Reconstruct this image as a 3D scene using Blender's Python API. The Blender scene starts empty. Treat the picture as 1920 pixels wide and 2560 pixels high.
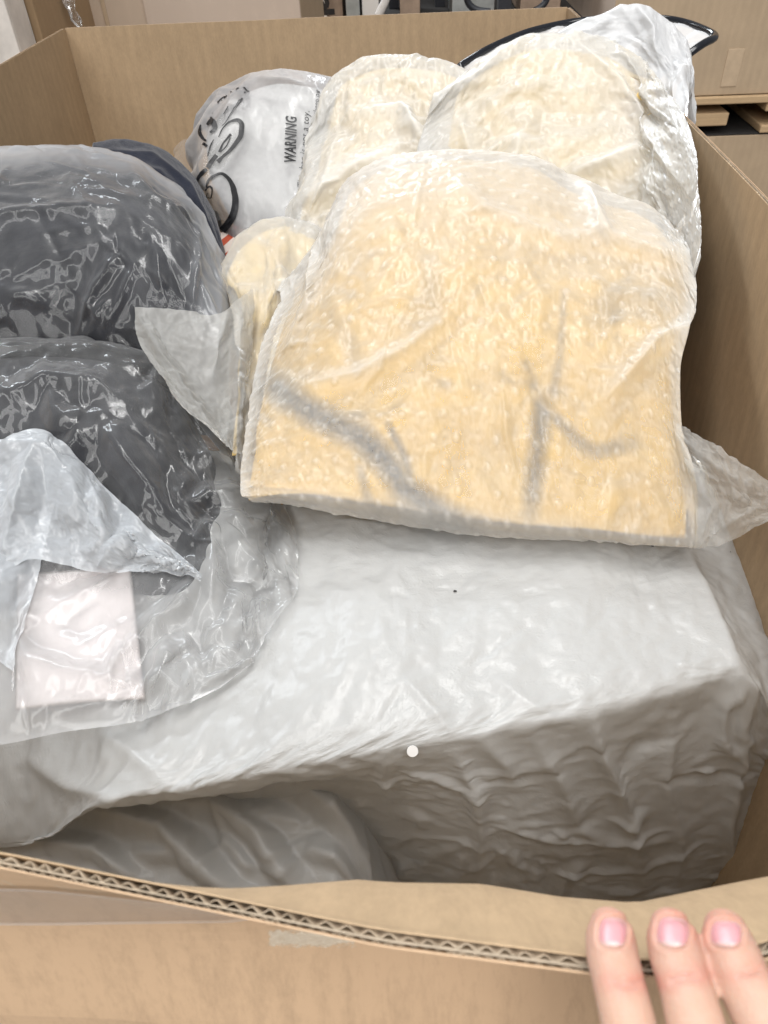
import bpy, math, random
import numpy as np
C = bpy.context
scene = C.scene
random.seed(7)

# ------------------------------------------------------------------ camera
CAM = np.array([0.0, 0.0, 1.2])
FPX = 1884.0
def _basis(p=41.95, r=-2.9, yaw=2.9):
    p, r, y = np.radians([p, r, yaw])
    cp, sp = np.cos(p), np.sin(p)
    f = np.array([0, cp, -sp]); R0 = np.array([1., 0, 0]); U0 = np.cross(R0, f)
    R = np.cos(r)*R0 + np.sin(r)*U0
    U = -np.sin(r)*R0 + np.cos(r)*U0
    c, s = np.cos(y), np.sin(y)
    rot = np.array([[c, -s, 0], [s, c, 0], [0, 0, 1]])
    return rot @ f, rot @ R, rot @ U
FW, RT, UP = _basis()
from mathutils import Matrix, Vector
cam_data = bpy.data.cameras.new('camera')
cam = bpy.data.objects.new('camera', cam_data)
scene.collection.objects.link(cam)
cam.matrix_world = Matrix(((RT[0], UP[0], -FW[0], CAM[0]), (RT[1], UP[1], -FW[1], CAM[1]),
                           (RT[2], UP[2], -FW[2], CAM[2]), (0, 0, 0, 1)))
cam_data.sensor_fit = 'VERTICAL'; cam_data.sensor_height = 36.0
cam_data.lens = FPX/2560*36.0
cam_data.clip_start = 0.01; cam_data.clip_end = 100
cam_data.dof.use_dof = True
cam_data.dof.focus_distance = 0.62
cam_data.dof.aperture_fstop = cam_data.lens/1.2/1000*1000
scene.camera = cam

# ------------------------------------------------------------------ light
world = bpy.data.worlds.new('World'); scene.world = world; world.use_nodes = True
wb = world.node_tree.nodes['Background']
wb.inputs[0].default_value = (0.97, 0.985, 1.0, 1); wb.inputs[1].default_value = 0.22
def area(name, loc, target, sx, sy, power, col):
    l = bpy.data.lights.new(name, 'AREA'); l.shape = 'RECTANGLE'; l.size = sx; l.size_y = sy
    l.energy = power; l.color = col
    o = bpy.data.objects.new(name, l); scene.collection.objects.link(o); o.location = loc
    d = Vector(target) - Vector(loc); o.rotation_euler = d.to_track_quat('-Z', 'Y').to_euler()
    return o
area('window_light', (-2.4, 5.6, 3.6), (0, .6, .9), 4.6, 2.4, 540, (0.88, 0.945, 1.0))
for k, sx in enumerate((-1.5, .1, 1.7)): area('skylight', (sx, -.4, 5.0), (sx*.8, .0, .9), .7, 7.0, 92, (1.0, 0.995, 0.98))
area('front_fill', (-.5, -2.8, 3.2), (0, .25, .8), 3.4, 2.0, 85, (1.0, 0.985, 0.96))  # added fill from behind the camera, brightens the outer front wall
scene.view_settings.view_transform = 'Standard'; scene.view_settings.look = 'None'
scene.view_settings.exposure = 0.24; scene.view_settings.gamma = 1.0
scene.render.engine = 'CYCLES'
try:
    scene.cycles.use_denoising = True
    scene.cycles.denoiser = 'OPENIMAGEDENOISE'
except Exception as e:
    print('no denoise', e)
scene.cycles.max_bounces = 10; scene.cycles.transparent_max_bounces = 20
scene.cycles.diffuse_bounces = 4; scene.cycles.glossy_bounces = 4; scene.cycles.transmission_bounces = 6
scene.cycles.sample_clamp_indirect = 6.0
scene.cycles.caustics_reflective = False; scene.cycles.caustics_refractive = False

# ------------------------------------------------------------------ helpers
def ray(px, py):
    return FW + RT*(px-960)/FPX - UP*(py-1280)/FPX
def P(px, py, y=None, z=None, x=None):
    r = ray(px, py)
    if y is not None: t = y/r[1]
    elif z is not None: t = (z-CAM[2])/r[2]
    else: t = x/r[0]
    return CAM + r*t
def proj(p):
    q = np.asarray(p) - CAM; d = q @ FW
    return np.stack([960+FPX*(q @ RT)/d, 1280-FPX*(q @ UP)/d], -1)

def pchip(t, y, ts):
    """monotone cubic through y (n, ...) at t, sampled at ts"""
    t = np.asarray(t, float); y = np.asarray(y, float)
    h = np.diff(t); sh = (-1,)+(1,)*(y.ndim-1)
    d = np.diff(y, axis=0)/h.reshape(sh)
    m = np.zeros_like(y)
    if len(t) > 2:
        w1 = (2*h[1:]+h[:-1]).reshape(sh); w2 = (h[1:]+2*h[:-1]).reshape(sh)
        a, b = d[:-1], d[1:]
        with np.errstate(divide='ignore', invalid='ignore'):
            mm = (w1+w2)/(w1/a+w2/b)
        m[1:-1] = np.where(a*b > 0, mm, (a*h[1:].reshape(sh)+b*h[:-1].reshape(sh))/(h[1:]+h[:-1]).reshape(sh)*0.5)
    m[0] = d[0]; m[-1] = d[-1]
    k = np.clip(np.searchsorted(t, ts, side='right')-1, 0, len(t)-2)
    s = ((ts-t[k])/h[k]).reshape(sh); hh = h[k].reshape(sh)
    return ((2*s**3-3*s**2+1)*y[k] + (s**3-2*s**2+s)*hh*m[k] + (-2*s**3+3*s**2)*y[k+1] + (s**3-s**2)*hh*m[k+1])
def chord(G):
    """mean chord parameter along axis 0"""
    L = np.linalg.norm(np.diff(G, axis=0), axis=-1).mean(1)
    return np.concatenate([[0], np.cumsum(np.maximum(L, 1e-5))])
def surface(rows, nv, nu):
    """control rows (back to front) of 3-D points -> (nv, nu, 3) smooth grid of even spacing"""
    G = np.array(rows, float)
    for n in (nv, nu):
        t = chord(G); G = pchip(t, G, np.linspace(0, t[-1], 4*n)); t = chord(G)
        ts = np.linspace(0, t[-1], n)
        k = np.clip(np.searchsorted(t, ts, side='right')-1, 0, len(t)-2)
        s = ((ts-t[k])/(t[k+1]-t[k])).reshape(-1, 1, 1)
        G = (G[k]*(1-s)+G[k+1]*s).transpose(1, 0, 2)
    return G
def normals(G):
    a = np.gradient(G, axis=0); b = np.gradient(G, axis=1)
    n = np.cross(b, -a); return n/np.maximum(np.linalg.norm(n, axis=-1, keepdims=True), 1e-12)
def blur(A, k):
    for _ in range(k):
        B = A.copy()
        B[1:-1] = (A[:-2]+2*A[1:-1]+A[2:])/4; A = B.copy()
        A[:, 1:-1] = (B[:, :-2]+2*B[:, 1:-1]+B[:, 2:])/4
    return A
def up2(D, N, M):
    def lin(D, n):
        t = np.linspace(0, D.shape[0]-1, n); k = np.minimum(t.astype(int), D.shape[0]-2); s = (t-k).reshape(-1, 1, 1)
        return D[k]*(1-s)+D[k+1]*s
    return lin(lin(D, N).transpose(1, 0, 2), M).transpose(1, 0, 2)
def noise2(N, M, cell, rng):
    a = rng.standard_normal((max(3, int(N/cell)+2), max(3, int(M/cell)+2), 1))
    return blur(up2(a, N, M), 2)[..., 0]

def crumple(X0, levels, bend=.25, dmin=-.003, dmax=.02, hold=.02, seed=1, slack=None, start=.004, pin=0.):
    """buckle a sheet that is a little too large for the shape it covers.
    levels: (stride, excess u, excess v, iterations); slack: field scaling the excess."""
    rng = np.random.default_rng(seed)
    N, M = X0.shape[:2]
    D = None
    for st, eu, ev, its in levels:
        ii = np.unique(np.linspace(0, N-1, (N-1)//st+1).round().astype(int))
        jj = np.unique(np.linspace(0, M-1, (M-1)//st+1).round().astype(int))
        B = X0[np.ix_(ii, jj)]; n, m = B.shape[:2]; nn = normals(B)
        eu_ = np.minimum(np.minimum(np.arange(n), n-1-np.arange(n))[:, None]/(n-1), np.minimum(np.arange(m), m-1-np.arange(m))[None]/(m-1))
        HO = (hold+pin*np.exp(-(eu_/.03)**2))[..., None]
        S = np.ones((n, m)) if slack is None else slack[np.ix_(ii, jj)]
        if pin: S = S*(.1+.9*np.clip(eu_/.07, 0, 1))
        if D is None:
            D = nn*(noise2(n, m, 3, rng)[..., None]*start)
        else:
            D = up2(D, n, m) + nn*(rng.standard_normal((n, m, 1))*start*.06*st)
        x = B+D
        def mk(di, dj, ex, k):
            a0 = slice(max(0, 0), n-di); 
            if dj >= 0: A = B[:n-di, :m-dj]; Q = B[di:, dj:]; s = S[:n-di, :m-dj]
            else: A = B[:n-di, -dj:]; Q = B[di:, :m+dj]; s = S[:n-di, -dj:]
            return np.linalg.norm(A-Q, axis=-1)*(1+ex*s)
        cons = []
        ed = (eu+ev)/2
        for (di, dj, ex, k) in ((0, 1, eu, 1.), (1, 0, ev, 1.), (1, 1, ed, .7), (1, -1, ed, .7), (0, 2, eu, bend), (2, 0, ev, bend)):
            L = mk(di, dj, ex, k)
            if di == 0: par = [(slice(None), slice(p, None)) for p in range(0, 2*dj)] if False else None
            cons.append((di, dj, L, k))
        def step(x, di, dj, L, k):
            hh, ww = L.shape
            per = 2*max(di, abs(dj)) if max(di, abs(dj)) == 2 else 2
            ax = 0 if di else 1
            for p in range(per):
                if max(di, abs(dj)) == 2:
                    if p >= 4: break
                    sl = slice(p, None, 4)
                else: sl = slice(p, None, 2)
                if ax == 0:
                    r = np.arange(hh)[sl]
                    if len(r) == 0: continue
                    i0 = slice(p, p+(len(r)-1)*(4 if di == 2 else 2)+1, 4 if di == 2 else 2)
                    i1 = slice(i0.start+di, i0.stop+di, i0.step)
                    c0 = slice(0, ww) if dj >= 0 else slice(-dj, -dj+ww)
                    c1 = slice(dj, dj+ww) if dj >= 0 else slice(0, ww)
                    ia, ib, l = (i0, c0), (i1, c1), L[sl]
                else:
                    r = np.arange(ww)[sl]
                    if len(r) == 0: continue
                    stp = 4 if dj == 2 else 2
                    j0 = slice(p, p+(len(r)-1)*stp+1, stp); j1 = slice(j0.start+dj, j0.stop+dj, stp)
                    ia, ib, l = (slice(None), j0), (slice(None), j1), L[:, sl]
                d = x[ib]-x[ia]
                ln = np.sqrt((d*d).sum(-1))
                cor = (d*((ln-l)/np.maximum(ln, 1e-9)*.5*k)[..., None])
                x[ia] += cor; x[ib] -= cor
        for it in range(its):
            for c in cons: step(x, *c)
            d = x-B; h = (d*nn).sum(-1, keepdims=True)
            hc = np.clip(h, dmin, dmax)
            x += nn*(hc-h)
            x -= HO*(x-B)
        D = x-B
    if D.shape != X0.shape: D = up2(D, N, M)
    X = X0+D
    X[1:-1, 1:-1] = X[1:-1, 1:-1]*.6+.1*(X[:-2, 1:-1]+X[2:, 1:-1]+X[1:-1, :-2]+X[1:-1, 2:])
    return X

def link(name, me, mat=None, parent=None):
    o = bpy.data.objects.new(name, me); scene.collection.objects.link(o)
    if mat is not None:
        for m in (mat if isinstance(mat, (list, tuple)) else [mat]): me.materials.append(m)
    if parent is not None: o.parent = parent
    return o
def tag(o, label=None, cat=None, group=None, kind=None):
    if label: o['label'] = label
    if cat: o['category'] = cat
    if group: o['group'] = group
    if kind: o['kind'] = kind
    return o
def thing(name, label, cat, group=None, loc=(0, 0, 0)):
    o = bpy.data.objects.new(name, None); scene.collection.objects.link(o); o.location = loc
    o.empty_display_size = .05
    return tag(o, label, cat, group)
def mesh(name, V, F, smooth=False, uv=None, attrs=None):
    me = bpy.data.meshes.new(name)
    me.from_pydata([tuple(map(float, v)) for v in V], [], [tuple(map(int, f)) for f in F])
    if smooth: me.polygons.foreach_set('use_smooth', [True]*len(me.polygons))
    if uv is not None:
        l = me.uv_layers.new(name='UVMap')
        vi = np.zeros(len(me.loops), int); me.loops.foreach_get('vertex_index', vi)
        l.data.foreach_set('uv', np.asarray(uv, np.float32)[vi].ravel())
    for k, a in (attrs or {}).items():
        at = me.attributes.new(k, 'FLOAT', 'POINT'); at.data.foreach_set('value', np.asarray(a, np.float32).ravel())
    me.update(); return me
def grid_faces(n, m):
    i = np.arange(n*m).reshape(n, m)
    return np.stack([i[:-1, :-1], i[1:, :-1], i[1:, 1:], i[:-1, 1:]], -1).reshape(-1, 4)
def grid_uv(G):
    u = np.concatenate([[0], np.cumsum(np.linalg.norm(np.diff(G, axis=1), axis=-1).mean(0))])
    v = np.concatenate([[0], np.cumsum(np.linalg.norm(np.diff(G, axis=0), axis=-1).mean(1))])
    return np.stack(np.meshgrid(u, v), -1).reshape(-1, 2)
def sheet(name, X, mat, parent=None, uvbase=None, attrs=None, closed=None, fan=True):
    """grid sheet as one mesh; closed=(offset vector, shrink): the far side of the bag is built as well"""
    n, m = X.shape[:2]
    V = X.reshape(-1, 3); F = grid_faces(n, m); uv = grid_uv(X if uvbase is None else uvbase)
    attrs = {k: a.ravel() for k, a in (attrs or {}).items()}
    if closed is not None:
        off, shrink, bul = (*closed, .06)[:3]
        cs = X.reshape(-1, 3).mean(0)
        st = 4
        Y = X[::st, ::st] if (n-1) % st == 0 and (m-1) % st == 0 else X
        idx = np.arange(n*m).reshape(n, m)
        loop = np.concatenate([idx[0, :-1], idx[:-1, -1], idx[-1, :0:-1], idx[:0:-1, 0]])
        k = len(loop)
        ring = V[loop]
        r2 = cs+(ring-cs)*shrink+np.asarray(off)
        r1 = (ring+r2)/2+(ring-cs)*bul
        b = len(V)
        V = np.concatenate([V, r1, r2, [cs+np.asarray(off)*1.05]])
        j = np.arange(k); j2 = (j+1) % k
        F = [tuple(f) for f in F]
        F += list(zip(loop[j], loop[j2], b+j2, b+j)) + list(zip(b+j, b+j2, b+k+j2, b+k+j))
        if fan: F += list(zip(b+k+j, b+k+j2, np.full(k, b+2*k)))
        uv = np.concatenate([uv, uv[loop], uv[loop], uv[:1]])
        attrs = {a: np.concatenate([x, x[loop], x[loop], x[:1]]) for a, x in attrs.items()}
    return link(name, mesh(name, V, F, True, uv, attrs), mat, parent)

# ------------------------------------------------------------------ materials
def crease_net(X, n, L=(.02, .08), amp=(.0004, .0014), w=(.003, .008), seed=1, mask=None, ang=None, spread=1.6, both=True):
    """sharp random creases of handled film: short straight crests with flat flanks"""
    r = np.random.default_rng(seed); N, M = X.shape[:2]; UV = grid_uv(X).reshape(N, M, 2); u = UV[0, :, 0]; v = UV[:, 0, 1]; h = np.zeros((N, M))
    for _ in range(n):
        i, j = r.integers(0, N), r.integers(0, M)
        if mask is not None and r.random() > mask[i, j]: continue
        c = UV[i, j]; l = r.uniform(*L)*r.random()**.5; a = (r.uniform(0, np.pi) if ang is None else ang+r.normal()*spread*.4); k = r.normal()*.35
        p = [c-l/2*np.array([np.cos(a-k), np.sin(a-k)]), c, c+l/2*np.array([np.cos(a+k), np.sin(a+k)])]
        ww = r.uniform(*w); am = r.uniform(*amp)*(1 if not both or r.random() < .65 else -1)
        lo = np.minimum.reduce(p)-ww; hi = np.maximum.reduce(p)+ww
        j0, j1 = np.searchsorted(u, [lo[0], hi[0]]); i0, i1 = np.searchsorted(v, [lo[1], hi[1]])
        if i1-i0 < 2 or j1-j0 < 2: continue
        d, par = seg_dist(UV[i0:i1, j0:j1], p); ws = ww*(.35+.65*np.sin(np.pi*par))
        h[i0:i1, j0:j1] += am*np.clip(1-d/np.maximum(ws, 1e-6), 0, 1)*np.sin(np.pi*np.clip(par, .001, .999))**.6
    return X+normals(X)*h[..., None]

def emboss(X, base, n, m, pitch, r, h, seed=1):
    """rows of small raised bubbles pressed into the film"""
    X = up2(X, n, m); B = up2(base, n, m); uv = grid_uv(B).reshape(n, m, 2); rg = np.random.default_rng(seed)
    w = np.stack([noise2(n, m, 40, rg), noise2(n, m, 40, rg)], -1)*pitch*.12
    q = (uv+w)/pitch; row = np.floor(q[..., 1]).astype(int); q[..., 0] += .5*(row % 2)
    c = np.floor(q).astype(int); d = np.linalg.norm((q-np.floor(q)-.5)*pitch, axis=-1)
    k = np.random.default_rng(seed+1).uniform(.35, 1.25, (997,))[(c[..., 0]*31+c[..., 1]*17) % 997]
    dome = k*np.clip(1-(d/r)**2, 0, 1)
    return X+normals(X)*(h*dome)[..., None], B, dome

class NT:
    def __init__(s, name):
        s.m = bpy.data.materials.new(name); s.m.use_nodes = True
        s.t = s.m.node_tree; s.t.nodes.clear(); s.out = s.n('OutputMaterial')
    def n(s, typ, **kw):
        nd = s.t.nodes.new('ShaderNode'+typ)
        for k, v in kw.items():
            if k.startswith('_'): setattr(nd, k[1:], v)
        for k, v in kw.items():
            if k.startswith('_'): continue
            key = int(k[1:]) if k[0] == 'i' and k[1:].isdigit() else k.replace('__', ' ')
            if hasattr(v, 'is_output') or isinstance(v, bpy.types.NodeSocket): s.t.links.new(v, nd.inputs[key])
            else: nd.inputs[key].default_value = v
        return nd
    def math(s, op, a, b=0.0, clamp=False): return s.n('Math', _operation=op, _use_clamp=clamp, i0=a, i1=b).outputs[0]
    def mix(s, fac, a, b): return s.n('MixShader', i0=fac, i1=a, i2=b).outputs[0]
    def noise(s, vec, scale, detail=4., rough=.55, dist=0.): return s.n('TexNoise', Vector=vec, Scale=scale, Detail=detail, Roughness=rough, Distortion=dist).outputs[0]
    def ramp(s, fac, pts):
        nd = s.n('ValToRGB', Fac=fac); e = nd.color_ramp.elements
        while len(e) < len(pts): e.new(.5)
        for q, (p, c) in zip(e, pts):
            q.position = p; q.color = (*c, 1) if hasattr(c, '__len__') else (c, c, c, 1)
        return nd.outputs[0]
    def cmix(s, fac, a, b, mode='MIX'):
        nd = s.n('Mix', _data_type='RGBA', _blend_type=mode)
        for k, v in ((0, fac), (6, a), (7, b)):
            if isinstance(v, bpy.types.NodeSocket): s.t.links.new(v, nd.inputs[k])
            else: nd.inputs[k].default_value = (*v, 1) if hasattr(v, '__len__') and len(v) == 3 else v
        return nd.outputs[2]
    def mapping(s, vec, scale=(1, 1, 1), rot=(0, 0, 0)): return s.n('Mapping', Vector=vec, Scale=scale, Rotation=rot).outputs[0]
    def bump(s, h, strength=.5, dist=.001, normal=None):
        kw = dict(Strength=strength, Distance=dist, Height=h)
        if normal is not None: kw['Normal'] = normal
        return s.n('Bump', **kw).outputs[0]
    def done(s, sh): s.t.links.new(sh, s.out.inputs[0]); return s.m
def rgb(c): return (*c, 1)

def creases(t, uv, scale, seed, warp=.35):
    """sharp folds of crumpled plastic film: distance to voronoi edges, domain warped"""
    nz = t.n('TexNoise', Vector=uv, Scale=scale*.6, Detail=3.).outputs[1]
    v = t.n('VectorMath', _operation='SCALE', i0=nz, Scale=warp/scale*3).outputs[0]
    w = t.n('VectorMath', _operation='ADD', i0=uv, i1=v).outputs[0]
    w = t.n('VectorMath', _operation='ADD', i0=w, i1=(seed*3.1, seed*1.7, 0)).outputs[0]
    e = t.n('TexVoronoi', _feature='DISTANCE_TO_EDGE', _voronoi_dimensions='2D', Vector=w, Scale=scale).outputs[0]
    c = t.n('TexVoronoi', _feature='F1', _voronoi_dimensions='2D', Vector=w, Scale=scale).outputs[0]
    return e, c
def ridged(t, vec, scale, detail=3., rough=.5, gain=1.6, dist=.4):
    nd = t.n('TexNoise', _noise_type='RIDGED_MULTIFRACTAL', Vector=vec, Scale=scale, Detail=detail, Roughness=rough, Distortion=dist)
    nd.inputs['Gain'].default_value = gain
    return nd.outputs[0]
def opaque_bag():
    t = NT('white_poly_film'); uv = t.n('TexCoord').outputs['UV']
    r1 = ridged(t, t.mapping(uv, (1, .4, 1), (0, 0, .6)), 42, 3)
    r2 = ridged(t, t.mapping(uv, (.4, 1, 1), (0, 0, -.5)), 120, 3)
    r3 = ridged(t, uv, 300, 2)
    n1 = t.noise(uv, 50, 4, .55)
    m1 = t.ramp(t.noise(uv, 16, 2), [(.45, 0), (.65, 1)]); m2 = t.ramp(t.noise(t.mapping(uv, rot=(0, 0, 2)), 17, 2), [(.45, .1), (.62, 1)])
    h = t.math('MULTIPLY', r1, .8)
    h = t.math('ADD', h, t.math('MULTIPLY', t.math('MULTIPLY', r2, .42), m1))
    h = t.math('ADD', h, t.math('MULTIPLY', t.math('MULTIPLY', r3, .20), m2))
    h = t.math('ADD', h, t.math('MULTIPLY', n1, .5))
    b = t.bump(h, .8, .0016)
    p = t.n('BsdfPrincipled', Base__Color=rgb((.67, .675, .67)), Roughness=.29, Normal=b, IOR=1.5)
    tr = t.n('BsdfTranslucent', Color=rgb((.6, .58, .54)), Normal=b).outputs[0]
    return t.done(t.mix(.34, p.outputs[0], tr))
M_WHITE = opaque_bag()

def film(name, haze=.15, tint=(.92, .92, .92), rough=.12, bumps=(14, 50, .5), bstr=.5, bdist=.002, grid=None, edge=.5, gap=0., spec=1.0, nz=1.1, soft=.72, trans=.5, patchy=.0, clear=(.985, .985, .985)):
    """thin plastic film: clear part + milky part (scatter, both sides) + gloss"""
    t = NT(name); uv = t.n('TexCoord').outputs['UV']
    s1, s2, k2 = bumps
    r1 = ridged(t, t.mapping(uv, (1, .4, 1), (0, 0, .7)), s1, 3)
    r2 = ridged(t, t.mapping(uv, (.5, 1, 1), (0, 0, -.4)), s2, 3)
    m = t.ramp(t.noise(uv, s1*.7, 2), [(.42, 0), (.62, 1)])
    h = t.math('ADD', r1, t.math('MULTIPLY', t.math('MULTIPLY', r2, k2), m))
    h = t.math('ADD', h, t.math('MULTIPLY', t.noise(uv, s1*2.2, 3, .5), nz))
    hz = t.math('ADD', haze, t.math('MULTIPLY', t.n('LayerWeight', Blend=.35).outputs['Facing'], edge))
    if patchy:
        hz = t.math('ADD', hz, t.math('MULTIPLY', t.math('SUBTRACT', t.noise(t.mapping(uv, (1, .35, 1), (0, 0, .9)), min(s1, 26)*.8, 6, .65), .5), patchy))
    if gap:
        hz = t.math('ADD', hz, t.math('MULTIPLY', t.n('Attribute', _attribute_name='gap').outputs['Fac'], gap))  # gap also carries painted glints on bubble tops and a painted reflection band
    if grid:
        nz = t.n('TexNoise', Vector=uv, Scale=9., Detail=2.).outputs[1]
        w = t.n('VectorMath', _operation='SCALE', i0=nz, Scale=.012).outputs[0]
        w = t.n('VectorMath', _operation='ADD', i0=uv, i1=w).outputs[0]
        w = t.n('VectorMath', _operation='SCALE', i0=w, Scale=1/grid).outputs[0]
        fr = t.n('VectorMath', _operation='FRACTION', i0=w).outputs[0]
        d = t.n('VectorMath', _operation='DISTANCE', i0=fr, i1=(.5, .5, 0))
        h = t.math('ADD', h, t.math('MULTIPLY', t.ramp(d.outputs['Value'], [(0, 1), (.07, .6), (.16, 0)]), 5.0))
        ck = t.n('TexChecker', Vector=w, Scale=1., Color1=(1, 1, 1, 1), Color2=(0, 0, 0, 1)).outputs['Fac']
        hz = t.math('ADD', hz, t.math('MULTIPLY', t.math('SUBTRACT', ck, .5), .025))
        sx = t.n('SeparateXYZ', Vector=fr)
        for c in (0, 1):
            e = t.math('ABSOLUTE', t.math('SUBTRACT', sx.outputs[c], .5))
            h = t.math('ADD', h, t.math('MULTIPLY', t.ramp(e, [(.46, 0), (.5, 1)]), .05))
    b = t.bump(h, bstr, bdist)
    hz = t.math('ADD', hz, 0.0, True)
    milk = t.mix(trans, t.n('BsdfDiffuse', Color=rgb(tint), Normal=b).outputs[0], t.n('BsdfTranslucent', Color=rgb(tint), Normal=b).outputs[0])
    base = t.mix(hz, t.n('BsdfTransparent', Color=rgb(clear)).outputs[0], milk)
    fr = t.n('Fresnel', IOR=1.5, Normal=b).outputs[0]
    gl = t.mix(soft, t.n('BsdfGlossy', Roughness=rough, Normal=b, Color=(1, 1, 1, 1)).outputs[0], t.n('BsdfGlossy', Roughness=min(.5, rough*3+.12), Normal=b, Color=(1, 1, 1, 1)).outputs[0])
    return t.done(t.mix(t.math('MULTIPLY', fr, spec, True), base, gl))

def fabric(name, col, col2=None, print_col=None, rough=.9, scale=900, sheen=.1):
    t = NT(name); uv = t.n('TexCoord').outputs['UV']
    n = t.noise(uv, scale, 3, .6); n2 = t.noise(uv, 30, 4)
    c = t.cmix(t.ramp(n2, [(.35, 0), (.65, 1)]), col, col2 or tuple(v*.8 for v in col))
    if print_col:
        c = t.cmix(t.n('Attribute', _attribute_name='print').outputs['Fac'], c, print_col)
    b = t.bump(t.math('ADD', n, t.math('MULTIPLY', n2, 2.)), .5, .0012)
    p = t.n('BsdfPrincipled', Base__Color=c, Roughness=rough, Normal=b)
    p.inputs['Sheen Weight'].default_value = sheen; p.inputs['Specular IOR Level'].default_value = .2
    return t.done(p.outputs[0])

def cardboard(name, col, flute=.0085, fl=.5, mott=.5, rough=.75, blotch=.25):
    t = NT(name); uv = t.n('TexCoord').outputs['UV']
    fib = t.noise(t.mapping(uv, (1, .35, 1)), 420, 4, .65); n2 = t.noise(uv, 11, 5, .6); n3 = t.noise(t.mapping(uv, (1, .25, 1)), 90, 4, .6)
    sp = t.noise(uv, 1400, 1)
    x = t.n('SeparateXYZ', Vector=uv).outputs[0]
    ph = t.math('ADD', t.math('MULTIPLY', x, 2*math.pi/flute), t.math('MULTIPLY', t.noise(uv, 6, 2), 2.5))
    wv = t.math('MULTIPLY', t.math('ADD', t.math('SINE', ph), 1.), .5)
    wv = t.math('MULTIPLY', wv, t.ramp(t.noise(t.mapping(uv, (1, .12, 1)), 60, 3), [(.3, .15), (.7, 1)]))
    f = t.math('ADD', t.math('MULTIPLY', fib, mott*.5), t.math('MULTIPLY', n3, mott*.45))
    f = t.math('ADD', f, t.math('MULTIPLY', n2, blotch)); f = t.math('ADD', f, t.math('MULTIPLY', wv, fl*.16))
    f = t.math('ADD', f, t.math('MULTIPLY', sp, .12))
    lo = tuple(v*.66 for v in col); hi = tuple(min(1, v*1.28) for v in col)
    c = t.ramp(f, [(.28, lo), (.95, hi)])
    b = t.bump(t.math('ADD', t.math('MULTIPLY', wv, fl), t.math('MULTIPLY', fib, .35)), .35, .0007)
    p = t.n('BsdfPrincipled', Base__Color=c, Roughness=rough, Normal=b); p.inputs['Specular IOR Level'].default_value = .25
    return t.done(p.outputs[0])

def plain(name, col, rough=.5, spec=.5, nscale=60, var=.15, metal=0., trans=0.):
    t = NT(name); ob = t.n('TexCoord').outputs['Object']
    n = t.noise(ob, nscale, 4, .6)
    c = t.cmix(t.ramp(n, [(.3, 0), (.7, 1)]), tuple(v*(1-var) for v in col), tuple(min(1, v*(1+var)) for v in col))
    p = t.n('BsdfPrincipled', Base__Color=c, Roughness=rough, Metallic=metal, Normal=t.bump(n, .15, .001)); p.inputs['Specular IOR Level'].default_value = spec
    return t.done(p.outputs[0])

M_WALL_IN = cardboard('kraft_inside', (.44, .315, .195), flute=.016, fl=.5, mott=.75, blotch=.35)
M_WALL_OUT = cardboard('kraft_outside', (.405, .28, .178), flute=.011, fl=.6, mott=1.1, blotch=.6)
M_EDGE = plain('board_edge', (.60, .50, .37), .85, .2, 300)
M_FLUTE = plain('flute_paper', (.44, .36, .27), .9, .1, 300)
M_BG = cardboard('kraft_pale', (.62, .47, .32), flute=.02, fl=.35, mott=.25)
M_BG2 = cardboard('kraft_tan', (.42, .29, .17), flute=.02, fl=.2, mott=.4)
M_TAPE = film('clear_tape', haze=.03, tint=(.78, .74, .74), rough=.10, bumps=(8, 60, .4), edge=.12, bstr=.2, gap=.5, spec=.45)
M_YFILM = film('frosted_film', haze=.235, tint=(.90, .89, .86), rough=.13, bumps=(60, 180, .4), bstr=.35, bdist=.0006, grid=None, edge=.36, gap=.25, patchy=.32, trans=.4, nz=.2, spec=.85, soft=.72)
M_YTAIL = film('frosted_tail_film', haze=.40, tint=(.93, .92, .88), rough=.2, bumps=(36, 120, .4), bstr=.4, bdist=.0007, edge=.35, patchy=.4, trans=.6, nz=.3, spec=.6, soft=.85)
M_CLEAR = film('clear_film', haze=.0, tint=(.90, .92, .97), rough=.07, bumps=(34, 130, .5), bstr=.4, bdist=.0007, edge=.26, patchy=.10, gap=.36, nz=.1, soft=.62, spec=.8)
M_CLEAR2 = film('clear_crinkled_film', haze=.015, tint=(.90, .91, .93), rough=.06, bumps=(26, 100, .4), bstr=.3, bdist=.0006, edge=.30, patchy=.14, gap=.05, nz=.08, soft=.55, spec=.85)
M_FLAP = film('hazy_film_flap', haze=.40, tint=(.88, .93, .99), rough=.1, bumps=(28, 100, .5), bstr=.35, bdist=.0007, edge=.3, patchy=.3, nz=.12, soft=.6, trans=.3)
M_WFILM = film('printed_film', haze=.2, tint=(.97, .95, .97), rough=.12, bumps=(26, 110, .4), bstr=.4, bdist=.0009, edge=.5, patchy=.2, nz=.2)
M_WHITEFILM = film('white_frosted_film', haze=.62, tint=(.94, .95, .97), rough=.22, bumps=(50, 170, .6), bstr=.6, bdist=.0012, edge=.3, patchy=.3, trans=.4)
M_YELLOW = fabric('yellow_fabric', (.70, .45, .12), (.63, .39, .09), print_col=(.012, .012, .018))
M_PALEYEL = fabric('pale_yellow_fabric', (.78, .60, .29), (.70, .50, .20), print_col=(.3, .25, .22))
M_BLACK = fabric('black_fabric', (.013, .014, .018), (.02, .021, .027), sheen=.25, scale=700)
M_NAVY = fabric('navy_fabric', (.008, .010, .020), (.014, .017, .03), sheen=.3)
M_GREY = fabric('grey_fleece', (.56, .56, .545), (.47, .475, .465), scale=500)
M_INK = plain('black_ink', (.012, .012, .014), .4, .5)
M_PAPER = plain('paper_card', (.84, .77, .76), .7, .3, 25, .04)
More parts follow.
